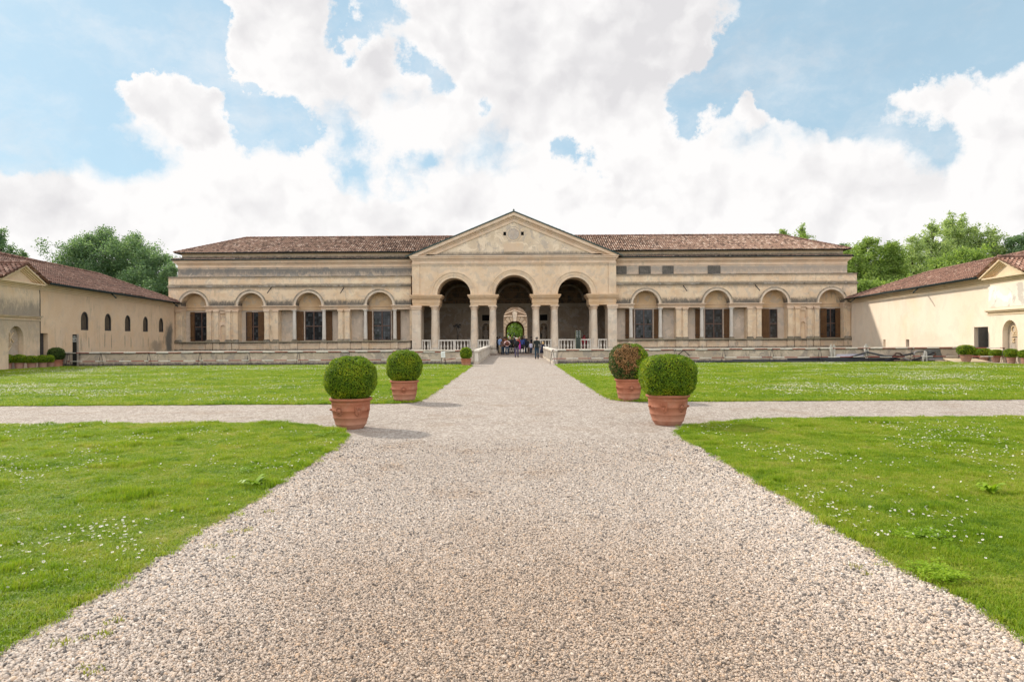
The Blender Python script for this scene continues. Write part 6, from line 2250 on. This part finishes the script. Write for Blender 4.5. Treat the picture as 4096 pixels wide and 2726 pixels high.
rg = np.random.default_rng(3)
src = [unlinked('grass_clump', *blade_clump(26, .055, .0045, .055, rg), M_GRASS) for _ in range(6)]
x, y = frustum_points(260000, 3.0, 14.3, 1.0, 5.0)
jx, jy = rng.normal(size=len(x)) * .045, rng.normal(size=len(x)) * .045
m1 = in_poly(x + jx, y + jy, left) | in_poly(x + jx, y + jy, right)
x, y = x[m1], y[m1]
n = len(x)
hn = 1 + .55 * vnoise(x, y, .9) + .5 * vnoise(x, y, 2.6, 7)
tuft = vnoise(x, y, 1.7, 20) + .4 * vnoise(x, y, 5.0, 3) > .30
hs = np.clip(hn, .35, 1.7) * rng.uniform(.6, 1.15, n) * np.where(tuft, 1.8, .92) * (.9 + .02 * y)
scl = np.stack([np.ones(n) * rng.uniform(.8, 1.2, n), np.ones(n), hs * .72], 1)
rot = np.stack([rng.normal(size=n) * .12, rng.normal(size=n) * .12, rng.uniform(0, 6.28, n)], 1)
scatter('grass', np.stack([x, y, np.full(n, .018)], 1), scl, rot, src, 'short mown grass blades on the near lawns', 'grass')
# longer growth along the near edges and broad leaves
src2 = []
for q in range(5):
    vs, fs = [], []
    for k in range(22):
        a, r = rg.uniform(0, 6.28), .09 * math.sqrt(rg.random())
        cx_, cy_, hz = r * math.cos(a), r * math.sin(a), rg.uniform(.02, .06)
        d0 = rg.uniform(0, 6.28)
        for l in range(3):
            d = d0 + l * 2.09
            o = len(vs)
            L_ = rg.uniform(.010, .018)
            dx, dy = math.cos(d), math.sin(d)
            vs += [(cx_, cy_, hz), (cx_ + dx * L_ - dy * L_ * .5, cy_ + dy * L_ + dx * L_ * .5, hz + .005), (cx_ + dx * L_ * 1.7, cy_ + dy * L_ * 1.7, hz + .001), (cx_ + dx * L_ + dy * L_ * .5, cy_ + dy * L_ - dx * L_ * .5, hz + .005)]
            fs.append((o, o + 1, o + 2, o + 3))
    src2.append(unlinked('clover_clump', vs, fs, M_CLOV))
x, y = frustum_points(24000, 3.0, 13.5, 1.2, .6)
m1 = in_poly(x, y, left) | in_poly(x, y, right)
x, y = x[m1], y[m1]
patch = vnoise(x, y, .75, 33) + .5 * vnoise(x, y, 2.0, 12) + .55 * np.clip(1.6 - np.abs(np.abs(x) - 3.2) / .35, 0, 1)
keep = patch > .93
x, y = x[keep], y[keep]
n = len(x)
scl = np.stack([rng.uniform(.7, 1.3, n)] * 3, 1)
scatter('clover', np.stack([x, y, np.full(n, .02)], 1), scl, np.stack([rng.normal(size=n) * .1, rng.normal(size=n) * .1, rng.uniform(0, 6.28, n)], 1), src2, 'clover patches and broad leaved weeds along the near lawn edges', 'clover')
# far lawns
src3 = [unlinked('grass_clump', *blade_clump(34, .06, .011, .14, rg), M_GRASS) for _ in range(5)]
fl, fr = LEDGE['far_left'], LEDGE['far_right']
x, y = frustum_points(190000, 17.8, 44.3, 1.25, 6.0)
m1 = in_poly(x, y, fl) | in_poly(x, y, fr)
x, y = x[m1], y[m1]
n = len(x)
hn = np.clip(1 + .6 * vnoise(x, y, .5), .4, 1.6) * rng.uniform(.6, 1.2, n)
scl = np.stack([rng.uniform(.8, 1.3, n), rng.uniform(.8, 1.3, n), hn * .8], 1)
scatter('grass', np.stack([x, y, np.full(n, .018)], 1), scl, np.stack([rng.normal(size=n) * .1, rng.normal(size=n) * .1, rng.uniform(0, 6.28, n)], 1), src3, 'mown grass of the two lawns beyond the cross path', 'grass')


# daisies
def daisy(rg, tilt):
    vs, fs, mi = [], [], []
    n = 10
    h = .055
    ca, sa = math.cos(tilt), math.sin(tilt)

    def T(x_, y_, z_):
        return (x_, y_ * ca - z_ * sa, y_ * sa + z_ * ca + h)
    for k in range(n):
        a = 2 * PI * k / n
        b0 = 2 * PI * .38 / n
        o = len(vs)
        vs += [T(0, 0, 0), T(.010 * math.cos(a - b0), .010 * math.sin(a - b0), .001), T(.0125 * math.cos(a), .0125 * math.sin(a), .0015), T(.010 * math.cos(a + b0), .010 * math.sin(a + b0), .001)]
        fs.append((o, o + 1, o + 2, o + 3))
        mi.append(0)
    o = len(vs)
    vs += [T(0, 0, .004)] + [T(.0042 * math.cos(2 * PI * k / 6), .0042 * math.sin(2 * PI * k / 6), .0018) for k in range(6)]
    for k in range(6):
        fs.append((o, o + 1 + k, o + 1 + (k + 1) % 6))
        mi.append(1)
    o = len(vs)
    vs += [(-.001, 0, 0), (.001, 0, 0), (.001, 0, h), (-.001, 0, h)]
    fs.append((o, o + 1, o + 2, o + 3))
    mi.append(2)
    return unlinked('daisy', vs, fs, [M_PETAL, M_YEL, M_CLOV], mi)


src4 = [daisy(rg, t_) for t_ in (0, .35, .6, -.3, .9)]
x, y = frustum_points(68000, 3.0, 14.3, .6, 5.0)
m1 = in_poly(x, y, left) | in_poly(x, y, right)
x, y = x[m1], y[m1]
cl = vnoise(x, y, .38, 51) + .7 * vnoise(x, y, 1.5, 71) + np.where(x > 5.5, .12, -.06)
keep = rng.random(len(x)) < np.clip((cl - .12) * 1.1, .012, .75)
x, y = x[keep], y[keep]
n = len(x)
scl = np.stack([rng.uniform(.65, 1.15, n)] * 2 + [rng.uniform(.6, 1.15, n)], 1)
scatter('daisies', np.stack([x, y, np.full(n, .018)], 1), scl, np.stack([np.zeros(n), np.zeros(n), rng.uniform(0, 6.28, n)], 1), src4, 'white daisies scattered in drifts over the near lawns', 'daisies')
x, y = frustum_points(260000, 18.0, 44.0, .5, 5.0)
m1 = in_poly(x, y, fl) | in_poly(x, y, fr)
x, y = x[m1], y[m1]
cl = vnoise(x * .5, y, .30, 5) + .7 * vnoise(x * .7, y, 1.1, 17) + .03 * (y - 24) * .35
d_edge = np.minimum(np.abs(np.abs(x) - 2.6), np.minimum(y - 17.9, 44 - y))
keep = rng.random(len(x)) < np.clip((cl - .02) * 1.2, .02, .85) * np.clip(d_edge / 1.6, .08, 1)
x, y = x[keep], y[keep]
n = len(x)
scl = np.stack([rng.uniform(1.0, 1.7, n)] * 2 + [rng.uniform(.7, 1.2, n)], 1)
scatter('daisies', np.stack([x, y, np.full(n, .02)], 1), scl, np.stack([np.zeros(n), np.zeros(n), rng.uniform(0, 6.28, n)], 1), src4, 'dense white daisy drifts on the lawns beyond the cross path', 'daisies')

# weeds on the gravel, each a plant of its own
M_WEED = grass_mat('yellow green weed', [(0.16, 0.20, 0.02), (0.24, 0.26, 0.035), (0.32, 0.29, 0.06)])
WEEDS = [(447, 2490), (232, 2580), (320, 2560), (405, 2546), (325, 2672), (372, 2690), (838, 2190), (918, 2236), (985, 2122), (1075, 2048), (920, 2130), (3460, 2297), (3410, 2272)]
WL = ['large bright weed tuft on the left gravel', 'wide yellow green weed tuft low on the left gravel', 'weed sprig between two larger tufts on the left gravel', 'small weed tuft just below the large bright one', 'weed tuft at the bottom left of the gravel',
      'weed sprig lowest on the left gravel', 'yellow weed tuft beside the clover edge, mid left path', 'tiny weed sprig right of the clover edge', 'weed tuft farther up the left path', 'farthest small weed on the left of the path', 'flat yellow weed by the left lawn edge', 'larger weed tuft on the right gravel', 'small weed left of the larger one on the right gravel']
for (px, py), lab in zip(WEEDS, WL):
    D = EYE * FPX / (py - VY + ROLL * (px - VX))
    vs, fs = blade_clump(22, .03, .006, .045, rg)
    o = unlinked('weed', vs, fs, M_WEED)
    COL.objects.link(o)
    o.location = ((px - VX) * D / FPX, D, .004)
    sc_ = rng.uniform(.7, 1.3)
    o.scale = (sc_, sc_, sc_)
    tag(o, lab, 'weed', 'weeds growing through the gravel')
for (x_, y_, lab) in ((-2.98, 7.85, 'leafy dandelion rosette at the left lawn edge'), (5.1, 7.3, 'big leafy dandelion rosette in the right lawn'), (6.6, 7.9, 'leafy rosette farther out in the right lawn')):
    vs, fs = [], []
    for k in range(16):
        a = rg.uniform(0, 6.28)
        L_, hh = rg.uniform(.12, .2), rg.uniform(.04, .13)
        dx, dy = math.cos(a), math.sin(a)
        o = len(vs)
        for j in range(5):
            f = j / 4
            wd = .026 * math.sin(PI * (.12 + .85 * f)) * (1.25 if j % 2 else .8)
            vs += [(dx * L_ * f - dy * wd, dy * L_ * f + dx * wd, hh * math.sin(f * 2.3)), (dx * L_ * f + dy * wd, dy * L_ * f - dx * wd, hh * math.sin(f * 2.3))]
        for j in range(4):
            fs.append((o + 2 * j, o + 2 * j + 1, o + 2 * j + 3, o + 2 * j + 2))
    o = unlinked('dandelion', vs, fs, M_CLOV)
    COL.objects.link(o)
    o.location = (x_, y_, .02)
    tag(o, lab, 'plant', 'dandelion rosettes in the near lawns')
